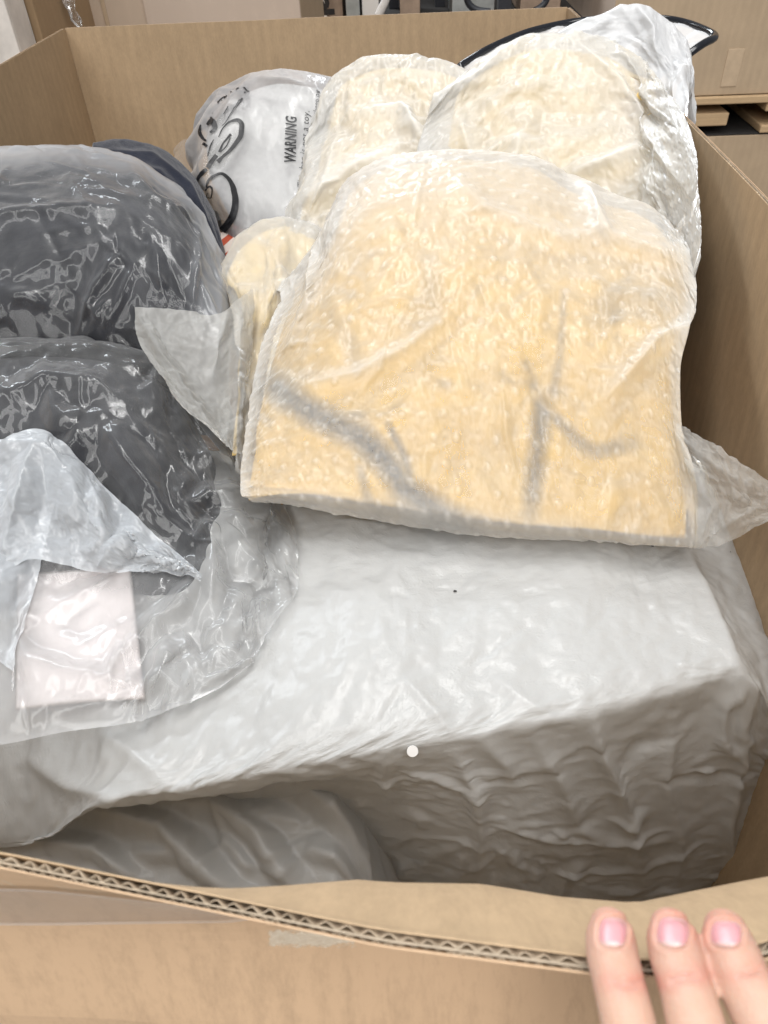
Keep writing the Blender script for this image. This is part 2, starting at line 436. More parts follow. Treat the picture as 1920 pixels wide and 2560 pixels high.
M_HOOP = plain('black_gloss', (.010, .011, .015), .12, .6)
M_WOOD = cardboard('pallet_wood', (.48, .34, .20), flute=.03, fl=.4, mott=.9)
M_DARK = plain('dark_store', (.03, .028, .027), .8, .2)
M_SKIN = None

Yp = lambda px, py, y: P(px, py, y=y)
Z = lambda px, py, z: P(px, py, z=z)
def rowsY(rows): return [[P(a, b, y=c) for a, b, c in r] for r in rows]
def seg_dist(px, poly):
    """distance of pixels (..., 2) to a polyline and position along it"""
    best = np.full(px.shape[:-1], 1e9); par = np.zeros_like(best)
    n = len(poly)-1
    for i in range(n):
        a, b = np.array(poly[i], float)[:2], np.array(poly[i+1], float)[:2]
        ab = b-a; t = np.clip(((px-a) @ ab)/(ab @ ab), 0, 1)
        d = np.linalg.norm(px-a-t[..., None]*ab, axis=-1)
        m = d < best; best[m] = d[m]; par[m] = (i+t[m])/n
    return best, par
def folds(X0, lst, tent=False):
    """raised folds of the sheet: (polyline, height, width); tent: flat sides meeting in a sharp crest"""
    px = proj(X0); n = normals(X0); h = np.zeros(X0.shape[:2]); N, M = h.shape
    eb = np.minimum(np.minimum(np.arange(N), N-1-np.arange(N))[:, None]/(N-1), np.minimum(np.arange(M), M-1-np.arange(M))[None]/(M-1))
    for poly, amp, w in lst:
        d, par = seg_dist(px, poly); end = np.clip(np.sin(np.pi*np.clip(par, .02, .98)), 0, 1)**.5
        if tent: h = np.maximum(h, amp*1.15*np.clip(1-d/(w*4.2), 0, 1)*end)
        else: h += amp*np.exp(-(d/w)**1.3)*end
    if tent: h = h*np.clip(eb/.05, 0, 1)
    return X0+n*h[..., None]
def inset(X, k):
    return up2(X[k:-k, k:-k], *X.shape[:2])
def heightmap(X, cell=.004):
    lo = X.reshape(-1, 3).min(0)[:2]; n = ((X.reshape(-1, 3).max(0)[:2]-lo)/cell).astype(int)+2
    Hm = np.full(n, -9.); q = up2(X, X.shape[0]*2, X.shape[1]*2).reshape(-1, 3); ij = ((q[:, :2]-lo)/cell).astype(int)
    np.maximum.at(Hm, (ij[:, 0], ij[:, 1]), q[:, 2])
    return Hm, lo, cell
def lift(X, hm, margin):
    """rest a sheet on what lies below it"""
    Hm, lo, cell = hm; q = X.reshape(-1, 3).copy(); ij = ((q[:, :2]-lo)/cell).astype(int)
    ok = (ij >= 0).all(1) & (ij[:, 0] < Hm.shape[0]) & (ij[:, 1] < Hm.shape[1])
    z = np.full(len(q), -9.); z[ok] = Hm[ij[ok, 0], ij[ok, 1]]
    up = np.maximum(0, z+margin-q[:, 2]); up = blur(up.reshape(X.shape[:2])[..., None], 2).reshape(-1); q[:, 2] += np.where(up < .12, up, 0)
    return q.reshape(X.shape)
def inner(X0, depth, k=4, ins=7):
    X0 = inset(X0, ins)
    return blur(X0, k)-normals(blur(X0, k))*depth

# ------------------------------------------------------------------ floor
fl = mesh('floor', [(-12, -4, 0), (14, -4, 0), (14, 16, 0), (-12, 16, 0)], [(0, 1, 2, 3)], uv=[(0, 0), (26, 0), (26, 20), (0, 20)])
tag(link('floor', fl, plain('concrete', (.30, .28, .26), .6, .3, 3)), kind='structure')

# ------------------------------------------------------------------ the big open box
XL, XR, YB = -.512, .240, 1.326
box = thing('cardboard_box', 'huge open double-wall cardboard box holding all the bagged clothes', 'box')
T = .0041
def ystep(x): return np.interp(x, [-.52, -.30, -.113, -.058, -.009, .043, .067, .083, .12, .17, .25], [.104, .098, .088, .078, .069, .063, .0625, .067, .077, .09, .105])
def dent(x): return np.interp(x, [-.52, -.2, -.113, -.06, -.02, .02, .1, .25], [.004, .006, .010, .018, .030, .034, .029, .016])
def front_y(x, z):
    t = np.clip((1.0-z)/.12, 0, 1); g = np.sin(np.pi*np.clip(t, 0, 1))**1.2
    return ystep(x)*(1-np.clip((1-z)/.16, 0, 1)**2)+.080*np.clip((1-z)/.16, 0, 1)**2+dent(x)*g
def wall(name, pts, out, zs, shape=None, bulge=0.):
    """pts: rim polyline (n, 2); out: outward unit normals (n, 2); inner and outer liner, flutes at the rim"""
    pts = np.array(pts, float); n = len(pts); out = np.array(out, float)
    s = np.concatenate([[0], np.cumsum(np.linalg.norm(np.diff(pts, axis=0), axis=1))])
    def liner(nm, o0, o1, mat):
        nz = len(zs)
        def lay(o):
            V = np.zeros((nz, n, 3))
            for i, z in enumerate(zs):
                p = pts+out*o
                if shape is not None: p = p+np.stack([np.zeros(n), shape(pts[:, 0], z)-shape(pts[:, 0], 1.0)], -1)
                if bulge: p = p+out*(bulge*np.sin(np.pi*np.clip((1-z)/.9, 0, 1))*np.sin(np.pi*s/s[-1]))[:, None]
                V[i, :, :2] = p; V[i, :, 2] = z
            return V
        A, B = lay(o0), lay(o1)
        k = nz*n; V = np.concatenate([A.reshape(-1, 3), B.reshape(-1, 3)])
        F = [tuple(f) for f in grid_faces(nz, n)]+[tuple(f[::-1]+k) for f in grid_faces(nz, n)]
        j = np.arange(n-1); F += list(zip(j, j+1, j+1+k, j+k))
        e = np.arange(nz-1)*n; F += list(zip(e, e+k, e+n+k, e+n)) + list(zip(e+n-1, e+2*n-1, e+2*n-1+k, e+n-1+k))
        uv = np.stack(np.meshgrid(s, zs), -1).reshape(-1, 2); uv = np.concatenate([uv, uv])
        return link(nm, mesh(nm, V, F, False, uv), mat, box)
    w = T
    a = liner('inner_liner', 0, .0004, M_WALL_IN); b = liner('outer_liner', w, w-.0004, M_WALL_OUT)
    liner('middle_liner', w*.60, w*.60+.0003, M_FLUTE)
    # flutes
    for nm, c, amp, pitch in (('large_flute', w*.345, w*.225, .0049), ('small_flute', w*.80, w*.125, .0031)):
        m = int(s[-1]/pitch*12); ss = np.linspace(0, s[-1], m)
        px = np.stack([np.interp(ss, s, pts[:, 0]), np.interp(ss, s, pts[:, 1])], -1)
        ox = np.stack([np.interp(ss, s, out[:, 0]), np.interp(ss, s, out[:, 1])], -1)
        rr = np.random.default_rng(len(nm)+n)
        jit = np.interp(ss, np.linspace(0, s[-1], 90), rr.standard_normal(90)*.8)
        off = c+amp*np.sin(2*np.pi*ss/pitch+jit)*np.interp(ss, np.linspace(0, s[-1], 90), 1-.45*rr.random(90))
        q = px+ox*off[:, None]
        tg = np.gradient(q, axis=0); tg /= np.linalg.norm(tg, axis=1, keepdims=True); nr = np.stack([-tg[:, 1], tg[:, 0]], -1)
        ztop = 1.0-.0004-.0012*np.interp(ss, np.linspace(0, s[-1], 200), rr.random(200))
        V = []
        for sd in (-1, 1):
            for lev in range(2):
                p = q+nr*(.00014*sd)
                zz = ztop if lev == 0 else ztop-.03
                if shape is not None and lev == 1: p = p+np.stack([np.zeros(m), shape(px[:, 0], .97)-shape(px[:, 0], 1.0)], -1)
                if bulge and lev == 1: p = p+ox*(bulge*np.sin(np.pi*.03/.9)*np.sin(np.pi*ss/s[-1]))[:, None]
                V.append(np.concatenate([p, zz[:, None]], 1))
        V = np.concatenate(V); j = np.arange(m-1)
        F = list(zip(j, j+1, 2*m+j+1, 2*m+j))+list(zip(j, m+j, m+j+1, j+1))+list(zip(2*m+j, 2*m+j+1, 3*m+j+1, 3*m+j))
        o = link(nm, mesh(nm, V, F, True), M_FLUTE, box); tag(o, kind='stuff')
    return a, b
zs = [1.0, .985, .97, .95, .9, .8, .6, .4, .15]
def jitter_line(a, b, n, out, amp, seed):
    r = np.random.default_rng(seed); t = np.linspace(0, 1, n)[:, None]
    p = np.array(a)*(1-t)+np.array(b)*t
    return p+np.array(out)*(np.interp(t[:, 0], np.linspace(0, 1, 9), r.standard_normal(9)*amp)*np.sin(np.pi*t[:, 0]))[:, None]
n = 60
wall('back', jitter_line((XL, YB), (XR, YB), n, (0, 1), .002, 1), [(0, 1)]*n, zs)
wall('left', jitter_line((XL, .10), (XL, YB-.001), n, (-1, 0), .003, 2), [(-1, 0)]*n, zs)
rp = jitter_line((XR, YB-.001), (XR, .105), n, (1, 0), .001, 3)
rp[:, 0] += .010*np.sin(np.pi*np.linspace(0, 1, n))
wall('right', rp, [(1, 0)]*n, zs, bulge=.02)
xs = np.linspace(XR, XL, 120)
wall('front', np.stack([xs, ystep(xs)], -1), [(0, -1)]*120, list(np.linspace(1.0, .86, 29))+[.8, .6, .4, .15], shape=front_y)
bt = mesh('bottom_panel', [(XL, .09, .152), (XR, .09, .152), (XR, YB, .152), (XL, YB, .152)], [(0, 1, 2, 3)], uv=[(0, 0), (.75, 0), (.75, 1.2), (0, 1.2)])
link('bottom_panel', bt, M_WALL_IN, box)
# clear tape round the outside of the front wall
def on_front(x, z, off): return np.array([x, front_y(x, z)-T-off, z])
def tape(name, x0, x1, ztop, zbot, off=.0012, nx=60, nzz=13):
    V = []; gap = []
    for i in range(nzz):
        t = i/(nzz-1)
        for x in np.linspace(x0, x1, nx):
            z = ztop(x)*(1-t)+zbot(x)*t
            p = on_front(x, z, off); a = on_front(x, ztop(x), off); b = on_front(x, zbot(x), off)
            st = a[1]*(1-t)+b[1]*t
            p[1] = min(p[1], st*.6+p[1]*.4)
            V.append(p); gap.append(max(0, 1-min(t, 1-t)/.09))
    V = np.array(V)
    return link(name, mesh(name, V, grid_faces(nzz, nx), True, V[:, [0, 2]]-V[0, [0, 2]], {'gap': np.array(gap)}), M_TAPE, box)
tape('clear_tape', -.42, .03, lambda x: np.interp(x, [-.45, -.12, -.03, .03], [.972, .974, .984, .990]), lambda x: np.interp(x, [-.45, -.12, -.03, .03], [.935, .937, .942, .955]))
# ------------------------------------------------------------------ white opaque bag
_rx = [-420, 30, 330, 700, 1120, 1560, 1842, 1935, 2080]; _ry = [2120, 2090, 1985, 1926, 1850, 1765, 1700, 1780, 1900]; _rz = [.70, .70, .785, .793, .794, .793, .79, .755, .66]
_rY = [P(a, b, z=c)[1] for a, b, c in zip(_rx, _ry, _rz)]
def YR(px, py, d): return P(px, py, y=float(np.interp(px, _rx, _rY))+d)
rows = [
 [Z(-420, 1150, .70), Z(100, 1150, .73), Z(500, 1130, .77), Z(900, 1120, .79), Z(1250, 1120, .80), Z(1500, 1120, .80), Z(1640, 1130, .795), Z(1740, 1160, .77), Z(1800, 1200, .70)],
 [Z(-420, 1400, .72), Z(100, 1390, .765), Z(500, 1380, .785), Z(900, 1380, .80), Z(1250, 1370, .80), Z(1500, 1355, .80), Z(1670, 1345, .795), Z(1800, 1345, .775), Z(1930, 1450, .68)],
 [Z(-420, 1700, .73), Z(100, 1680, .770), Z(500, 1660, .79), Z(900, 1620, .805), Z(1250, 1590, .803), Z(1520, 1560, .80), Z(1740, 1530, .797), Z(1880, 1560, .77), Z(2040, 1650, .66)],
 [Z(-420, 1980, .72), Z(40, 1900, .75), Z(420, 1890, .79), Z(850, 1830, .80), Z(1250, 1760, .80), Z(1560, 1700, .80), Z(1810, 1645, .797), Z(1920, 1690, .765), Z(2080, 1800, .66)],
 [Z(-420, 2120, .70), Z(30, 2090, .70), Z(330, 1985, .785), Z(700, 1926, .793), Z(1120, 1850, .794), Z(1560, 1765, .793), Z(1842, 1700, .79), Z(1935, 1780, .755), Z(2080, 1900, .66)],
 [YR(-420, 2150, 0), YR(20, 2108, 0), YR(325, 2003, 0), YR(720, 1944, 0), YR(1120, 1885, -.001), YR(1540, 1825, -.001), YR(1830, 1780, -.001), YR(1935, 1850, 0), YR(2080, 1950, 0)],
 [YR(-420, 2100, .05), YR(0, 2040, .05), YR(330, 1985, .05), YR(760, 1960, .035), YR(1140, 1990, -.008), YR(1480, 2000, -.010), YR(1800, 1950, -.010), YR(1950, 1960, 0), YR(2080, 2020, 0)],
 [YR(-420, 2180, .06), YR(0, 2120, .06), YR(360, 2060, .07), YR(820, 2080, .045), YR(1180, 2120, -.016), YR(1430, 2140, -.018), YR(1770, 2110, -.014), YR(1915, 2080, -.008), YR(2030, 2100, -.005)],
 [YR(-420, 2300, .06), YR(0, 2260, .06), YR(360, 2220, .07), YR(850, 2250, .045), YR(1230, 2290, -.012), YR(1420, 2300, -.016), YR(1690, 2290, -.014), YR(1830, 2270, -.010), YR(1920, 2260, -.008)],
]
X0 = surface(rows, 321, 385)
X0 = folds(X0, [([(1130, 1870), (1180, 1960), (1200, 2080), (1190, 2200)], .007, 16), ([(1330, 1840), (1400, 1950), (1450, 2080)], .006, 16), ([(1680, 1800), (1660, 1950), (1700, 2100), (1690, 2220)], .006, 14), ([(1840, 1740), (1850, 1900), (1820, 2060), (1830, 2200)], .007, 14), ([(1480, 1790), (1490, 1860), (1560, 2000), (1610, 2200)], .010, 14), ([(1210, 1850), (1260, 1900), (1290, 1960)], .006, 18),
                ([(1700, 1360), (1770, 1500), (1850, 1690)], .004, 14), ([(1010, 1700), (1130, 1830)], .003, 9), ([(1230, 1690), (1390, 1800)], .0022, 10),
                ([(1860, 1720), (1800, 1760), (1790, 1840), (1850, 1900)], .007, 16), ([(300, 2000), (180, 1960), (60, 1890)], .006, 22), ([(420, 1960), (330, 1880), (250, 1830)], .004, 18)])
v = np.linspace(0, 1, 321)[:, None]; u = np.linspace(0, 1, 385)[None]
pw = proj(X0); rl = np.interp(pw[..., 0], [-500, 30, 330, 700, 1120, 1560, 1842, 2000], [2130, 2090, 1985, 1926, 1850, 1765, 1700, 1800])
sl = .3-.19*np.clip((pw[..., 1]-rl-20)/60, 0, 1)+.35*np.clip((u-.8)/.1, 0, 1)+.6*np.clip((250-pw[..., 0])/200, 0, 1)
XW = crumple(X0, [(8, .045, .045, 60), (4, .045, .045, 50), (2, .045, .045, 30), (1, .04, .04, 12)], bend=.22, dmin=-.005, dmax=.010, hold=.006, seed=11, slack=sl)
fm = np.clip((pw[..., 1]-rl-10)/60, 0, 1)
XW = crease_net(XW, 420, (.03, .11), (.0004, .0014), (.004, .012), 13, .45+.55*fm)
XW = crease_net(XW, 420, (.03, .13), (.001, .0034), (.005, .014), 15, .02+.98*fm)
XW = crease_net(XW, 900, (.01, .04), (.0003, .0011), (.002, .005), 16, .02+.98*fm)
XW = crease_net(XW, 1500, (.008, .035), (.00015, .0006), (.0015, .005), 14, .45+.55*fm)
bag = thing('poly_bag', 'large opaque white plastic bag over a boxy bundle, nearest the front edge of the box', 'bag')
sheet('bag_film', XW, M_WHITE, bag, X0, closed=((.0, .08, -.25), .85, .0))
def sticker(px, py, X, r, mat, name, parent, n=20, h=.0006):
    pp = proj(X); d = np.linalg.norm(pp-np.array([px, py]), axis=-1); k = np.unravel_index(d.argmin(), d.shape)
    N = normals(X)[k]; vw = CAM-X[k]; N = N*.5+vw/np.linalg.norm(vw)*.8; N /= np.linalg.norm(N); a = np.cross(N, [0, 1, 0]); a /= np.linalg.norm(a); b = np.cross(N, a); c = X[k]+N*.0022
    V = [c+N*h]+[c+(a*np.cos(q)+b*np.sin(q))*r+N*h for q in np.linspace(0, 2*np.pi, n, endpoint=False)]+[c+(a*np.cos(q)+b*np.sin(q))*r for q in np.linspace(0, 2*np.pi, n, endpoint=False)]
    F = [(0, 1+i, 1+(i+1) % n) for i in range(n)]+[(1+i, 1+n+i, 1+n+(i+1) % n, 1+(i+1) % n) for i in range(n)]
    return link(name, mesh(name, V, F), mat, parent)
sticker(1027, 1873, XW, .0034, plain('white_dot', (.9, .9, .9), .6, .3, 10, .02), 'round_sticker', bag)
def hole(px, py, X, w, h, parent, seed):
    r = np.random.default_rng(seed); pp = proj(X); d = np.linalg.norm(pp-np.array([px, py]), axis=-1); k = np.unravel_index(d.argmin(), d.shape)
    N = normals(X)[k]; a = RT-N*(RT @ N); a /= np.linalg.norm(a); b = np.cross(N, a); c = X[k]+N*.0009
    q = np.linspace(0, 2*np.pi, 11, endpoint=False); rr = .6+.6*r.random(11)
    V = [c]+[c+a*(w*np.cos(t)*s)+b*(h*np.sin(t)*s) for t, s in zip(q, rr)]
    return link('torn_hole', mesh('torn_hole', V, [(0, 1+i, 1+(i+1) % 11) for i in range(11)]), M_INK, parent)
hole(1137, 1480, XW, .0014, .0010, bag, 1); hole(1631, 1367, XW, .0012, .0011, bag, 2); hole(1825, 1381, XW, .0009, .0006, bag, 3)

# grey bag crushed under the front of the white one
def W(x, y, z): return np.array([x, y, z])
rows = [[W(x, y, z) for x in (-.34, -.26, -.18, -.11, -.05, -.01, .02)] for y, z in ((.36, .66), (.30, .675), (.25, .665), (.20, .64), (.16, .59), (.135, .52), (.12, .42))]
X0 = surface(rows, 161, 201)
X0 = folds(X0, [([(180, 2010), (420, 2080), (600, 2240)], .020, 13), ([(480, 1980), (640, 2080), (740, 2220)], .018, 12), ([(330, 2130), (470, 2140), (560, 2200)], .012, 9), ([(560, 2090), (640, 2190)], .008, 8), ([(340, 1990), (560, 2030), (760, 2060)], .010, 10),
                ([(700, 1940), (880, 2060), (1000, 2220)], .020, 13), ([(40, 2100), (250, 2125), (350, 2200)], .014, 10), ([(850, 1950), (1030, 2060), (1120, 2200)], .016, 12), ([(760, 2120), (860, 2150), (930, 2220)], .012, 9)], True)
XG = crumple(X0, [(8, .04, .04, 50), (4, .04, .04, 40), (2, .04, .04, 25), (1, .04, .04, 10)], bend=.25, dmin=-.01, dmax=.015, hold=.012, seed=21)
XG[..., 2] -= .3*np.clip((XG[..., 0]+.06)/.08, 0, 1)**1.5
XG = crease_net(XG, 160, (.05, .18), (.0006, .0026), (.003, .009), 23); XG = crease_net(XG, 500, (.01, .04), (.0002, .0008), (.002, .005), 24)
b2 = thing('poly_bag', 'slack grey plastic bag crushed in shadow below the overhanging front edge of the white one', 'bag')
sheet('bag_film', XG, M_WHITE, b2, X0, closed=((0, .03, -.2), .9))

# ------------------------------------------------------------------ yellow bag in front
rows = rowsY([
 [(600, 800, .80), (800, 620, .82), (900, 480, .84), (1000, 430, .85), (1160, 420, .85), (1330, 440, .84), (1480, 520, .80), (1640, 600, .74), (1700, 680, .68)],
 [(700, 740, .62), (800, 610, .66), (860, 470, .715), (1000, 397, .735), (1160, 384, .74), (1330, 402, .735), (1480, 480, .70), (1640, 532, .655), (1716, 610, .60)],
 [(665, 830, .565), (790, 690, .60), (850, 560, .645), (1000, 490, .66), (1160, 470, .67), (1340, 490, .665), (1490, 550, .64), (1660, 610, .60), (1742, 720, .545)],
 [(640, 920, .53), (740, 810, .555), (850, 700, .58), (1000, 640, .592), (1160, 620, .60), (1340, 640, .595), (1500, 680, .58), (1650, 730, .555), (1728, 812, .515)],
 [(620, 1030, .485), (710, 940, .51), (840, 860, .522), (1000, 820, .53), (1160, 800, .535), (1340, 810, .53), (1500, 840, .52), (1630, 880, .505), (1700, 930, .485)],
 [(606, 1130, .45), (690, 1060, .465), (830, 1010, .473), (1000, 985, .478), (1170, 975, .48), (1340, 990, .478), (1500, 1010, .472), (1640, 1040, .462), (1705, 1070, .45)],
 [(602, 1200, .425), (690, 1160, .435), (830, 1135, .438), (1000, 1130, .438), (1170, 1140, .436), (1340, 1160, .432), (1510, 1180, .426), (1660, 1200, .42), (1735, 1210, .414)],
 [(610, 1240, .41), (700, 1240, .412), (840, 1258, .407), (1000, 1280, .402), (1170, 1305, .396), (1340, 1325, .391), (1510, 1343, .386), (1650, 1360, .382), (1740, 1366, .380)],
 [(640, 1255, .418), (720, 1262, .420), (850, 1285, .414), (1000, 1312, .408), (1170, 1334, .402), (1340, 1346, .398), (1510, 1352, .396), (1650, 1356, .394), (1725, 1350, .394)],
])
X0 = surface(rows, 257, 273)
XF0 = folds(X0, [([(720, 880), (775, 760), (795, 640), (860, 500)], .008, 14), ([(760, 970), (900, 940), (1010, 880), (1110, 800)], .007, 22), ([(1400, 450), (1470, 500), (1520, 600), (1700, 640)], .006, 22),
                 ([(1740, 810), (1640, 860), (1500, 1010)], .008, 20), ([(1130, 440), (1200, 520), (1400, 600), (1550, 590)], .005, 24), ([(1440, 460), (1480, 530), (1500, 600)], .006, 18), ([(1690, 1080), (1740, 1200), (1760, 1300)], .006, 16)])
yb = thing('poly_bag', 'frosted bag with a yellow, dark-striped garment showing through, front right of the pile', 'bag', 'frosted bags of yellow clothes')
XI = inner(X0, .010, 10)
XI = crumple(XI, [(16, .02, .02, 50), (8, .015, .015, 40), (4, .01, .01, 20)], bend=.4, dmin=-.003, dmax=.004, hold=.01, seed=6)
pxI = proj(XI); pr = np.zeros(XI.shape[:2])
for poly, w0, w1, sg in (([(655, 935), (710, 985), (800, 1045), (900, 1090), (970, 1160), (1010, 1220), (1110, 1290), (1180, 1320)], 30, 30, 1.), ([(970, 1060), (1010, 1140), (1030, 1220)], 9, 12, .8),
                     ([(1360, 1010), (1345, 1120), (1325, 1280)], 24, 20, .8), ([(1375, 1030), (1440, 1100), (1490, 1130), (1580, 1110)], 13, 18, .65), ([(1410, 730), (1400, 900), (1375, 1010)], 7, 12, .5),
                     ([(820, 760), (860, 840), (890, 900)], 16, 20, .3), ([(1070, 660), (1080, 740), (1050, 800)], 22, 34, .3), ([(1500, 790), (1560, 740), (1640, 760)], 30, 36, .4), ([(900, 1170), (920, 1250), (960, 1290)], 10, 12, .6)):
    d, par = seg_dist(pxI, poly); w = 1.35*(w0+(w1-w0)*par)
    pr = np.maximum(pr, sg*np.clip(1.25-d/w, 0, 1)**.8*np.clip(np.sin(np.pi*np.clip(par, .06, .94))*4, 0, 1))
pr *= .75+.25*np.random.default_rng(3).random(pr.shape)
sheet('yellow_garment', XI, M_YELLOW, yb, X0, {'print': pr}, closed=((0, .03, -.05), .92, -.03))
v = np.linspace(0, 1, 257)[:, None]; u = np.linspace(0, 1, 273)[None]
XF = crumple(XF0, [(8, .016, .016, 40), (4, .016, .016, 50), (2, .018, .018, 28), (1, .018, .018, 12)], bend=.15, dmin=-.004, dmax=.007, hold=.012, seed=31, slack=.8+.5*np.abs(2*u-1)**2+0*v)
XF = crease_net(XF, 160, (.03, .12), (.0005, .0022), (.004, .012), 171); XF = crease_net(XF, 260, (.006, .03), (.0001, .0004), (.0015, .004), 172)
gap = up2(np.clip(np.linalg.norm(XF-X0, axis=-1)/.012, 0, 1.5)[..., None], 401, 425)[..., 0]
XF, XB, dome = emboss(XF, X0, 401, 425, .0175, .0036, .0009)
v = np.linspace(0, 1, 401)[:, None]; u = np.linspace(0, 1, 425)[None]
edge = np.maximum(np.clip((.05-np.minimum(u, 1-u))/.05, 0, 1)*1.2+0*v, np.clip((v-.93)/.03, 0, 1)+0*u)
sheet('frosted_film', XF, M_YFILM, yb, XB, {'gap': blur(gap, 3)+.55*dome+edge*.8+1.6*np.clip((.62-v)*1.8, 0, 1)+0*u}, closed=((0, .03, -.012), .97, .0), fan=False)  # bubble tops whitened through gap to imitate their glints; milkier towards the top
# loose corner of the same bag at the right
rows = rowsY([[(1690, 1060, .455), (1750, 1095, .437), (1830, 1145, .42), (1915, 1195, .405), (1950, 1230, .40)],
              [(1712, 1130, .435), (1770, 1160, .42), (1840, 1200, .405), (1910, 1235, .395), (1952, 1250, .392)],
              [(1735, 1220, .41), (1785, 1235, .402), (1845, 1260, .393), (1905, 1275, .388), (1950, 1270, .386)],
              [(1745, 1300, .392), (1790, 1300, .389), (1845, 1300, .384), (1900, 1300, .382), (1948, 1282, .382)],
              [(1738, 1366, .380), (1785, 1360, .379), (1840, 1340, .379), (1895, 1312, .380), (1945, 1290, .381)]])
X0 = surface(rows, 97, 97)
X0 = folds(X0, [([(1740, 1360), (1780, 1270), (1720, 1150)], .006, 14), ([(1740, 1360), (1850, 1290), (1930, 1250)], .004, 12), ([(1700, 1090), (1800, 1180), (1900, 1230)], .004, 14)])
XX = crumple(X0, [(8, .08, .08, 60), (4, .08, .08, 40), (2, .07, .07, 25), (1, .06, .06, 10)], bend=.2, dmin=-.006, dmax=.008, hold=.004, seed=33)
XX = crease_net(XX, 60, (.02, .07), (.0005, .002), (.003, .008), 165); XX = crease_net(XX, 160, (.006, .02), (.0001, .0005), (.001, .003), 166)
sheet('loose_corner', XX, M_YTAIL, yb, X0)

# ------------------------------------------------------------------ small yellow bag with an open flap, between the dark bags and the yellow one
rows = rowsY([
 [(590, 640, .80), (640, 600, .82), (720, 585, .83), (800, 600, .83), (860, 650, .82)],
 [(556, 680, .70), (600, 610, .74), (700, 562, .76), (785, 585, .76), (850, 650, .74)],
 [(575, 760, .65), (640, 700, .675), (710, 670, .69), (780, 690, .69), (840, 740, .67)],
 [(590, 880, .58), (640, 850, .60), (700, 830, .61), (770, 840, .61), (820, 880, .60)],
 [(595, 1010, .52), (630, 1000, .53), (690, 990, .54), (750, 1000, .54), (800, 1020, .53)],
 [(590, 1150, .47), (620, 1150, .475), (680, 1150, .48), (740, 1150, .48), (790, 1160, .475)]])
X0 = surface(rows, 129, 113)
X0 = folds(X0, [([(780, 590), (790, 700)], .006, 12), ([(560, 690), (640, 760), (620, 900)], .006, 18), ([(700, 600), (690, 700), (660, 800)], .005, 16)])
yc = thing('poly_bag', 'small frosted bag of yellow cloth with an empty flap spread to its left', 'bag', 'frosted bags of yellow clothes')
XI = crumple(inner(X0, .007, 5, 5), [(8, .06, .04, 50), (4, .06, .04, 40), (2, .05, .04, 15)], bend=.25, dmin=-.005, dmax=.004, hold=.006, seed=42)
sheet('yellow_garment', XI, M_PALEYEL, yc, X0, closed=((.02, .03, -.05), .9, -.03))
XF = crumple(X0, [(8, .08, .07, 60), (4, .08, .07, 50), (2, .07, .07, 28), (1, .06, .06, 12)], bend=.2, dmin=-.005, dmax=.014, hold=.003, seed=41)
XF = crease_net(XF, 120, (.02, .1), (.0008, .003), (.004, .012), 177, None, 1.5, 1.2); XF = crease_net(XF, 200, (.006, .03), (.0002, .0008), (.002, .005), 178)
sheet('frosted_film', XF, M_YFILM, yc, X0, {'gap': np.clip(np.linalg.norm(XF-X0, axis=-1)/.012, 0, 1.5)}, closed=((.02, .02, -.03), .95), fan=False)
rows = rowsY([
 [(342, 776, .565), (420, 779, .57), (500, 781, .575), (560, 783, .585), (585, 760, .60), (630, 730, .63)],
 [(344, 812, .555), (420, 825, .553), (500, 830, .555), (565, 825, .57), (600, 800, .59), (632, 790, .61)],
 [(350, 850, .54), (425, 890, .53), (500, 900, .532), (560, 890, .545), (600, 870, .56), (625, 860, .58)],
 [(385, 910, .515), (450, 960, .503), (515, 975, .505), (565, 970, .515), (597, 950, .53), (610, 940, .55)],
 [(440, 985, .485), (490, 1030, .478), (535, 1045, .48), (570, 1045, .485), (595, 1035, .495), (602, 1030, .51)],
 [(540, 1090, .455), (556, 1105, .452), (570, 1118, .452), (582, 1125, .452), (592, 1128, .46), (598, 1125, .47)]])
X0 = surface(rows, 113, 113)
X0 = folds(X0, [([(345, 785), (400, 880), (470, 985), (545, 1095)], .006, 10), ([(570, 780), (545, 850), (530, 950)], .006, 14), ([(600, 770), (590, 900), (585, 1100)], .005, 14)])
XX = crumple(X0, [(8, .05, .05, 60), (4, .05, .05, 40), (2, .05, .05, 25), (1, .05, .05, 10)], bend=.3, dmin=-.006, dmax=.008, hold=.004, seed=43)
XX = crease_net(XX, 50, (.03, .09), (.0005, .002), (.004, .01), 163); XX = crease_net(XX, 160, (.008, .03), (.0001, .0005), (.002, .004), 164)
sheet('empty_flap', XX, M_YTAIL, yc, X0)

# ------------------------------------------------------------------ pale yellow bags at the back right
rows = rowsY([
 [(1130, 260, 1.0), (1250, 190, 1.02), (1400, 150, 1.02), (1520, 150, 1.0), (1600, 190, .93), (1660, 262, .80), (1690, 330, .73)],
 [(1100, 240, .88), (1200, 160, .91), (1330, 98, .93), (1480, 102, .92), (1615, 170, .87), (1712, 290, .745), (1737, 380, .665)],
 [(1060, 330, .84), (1180, 260, .86), (1320, 200, .87), (1470, 200, .865), (1610, 260, .84), (1716, 360, .69), (1746, 470, .61)],
 [(1040, 430, .80), (1170, 370, .82), (1310, 310, .83), (1460, 310, .825), (1600, 350, .79), (1700, 440, .67), (1750, 560, .58)],
 [(1030, 540, .77), (1160, 490, .79), (1300, 430, .79), (1450, 420, .785), (1600, 450, .74), (1700, 530, .64), (1752, 640, .555)],
 [(1030, 680, .74), (1160, 640, .76), (1300, 600, .75), (1450, 590, .74), (1600, 600, .69), (1700, 650, .61), (1710, 740, .57)],
 [(1030, 820, .72), (1160, 800, .74), (1300, 780, .73), (1450, 770, .71), (1600, 780, .68), (1690, 800, .63), (1640, 860, .62)]])
X0 = surface(rows, 225, 225)
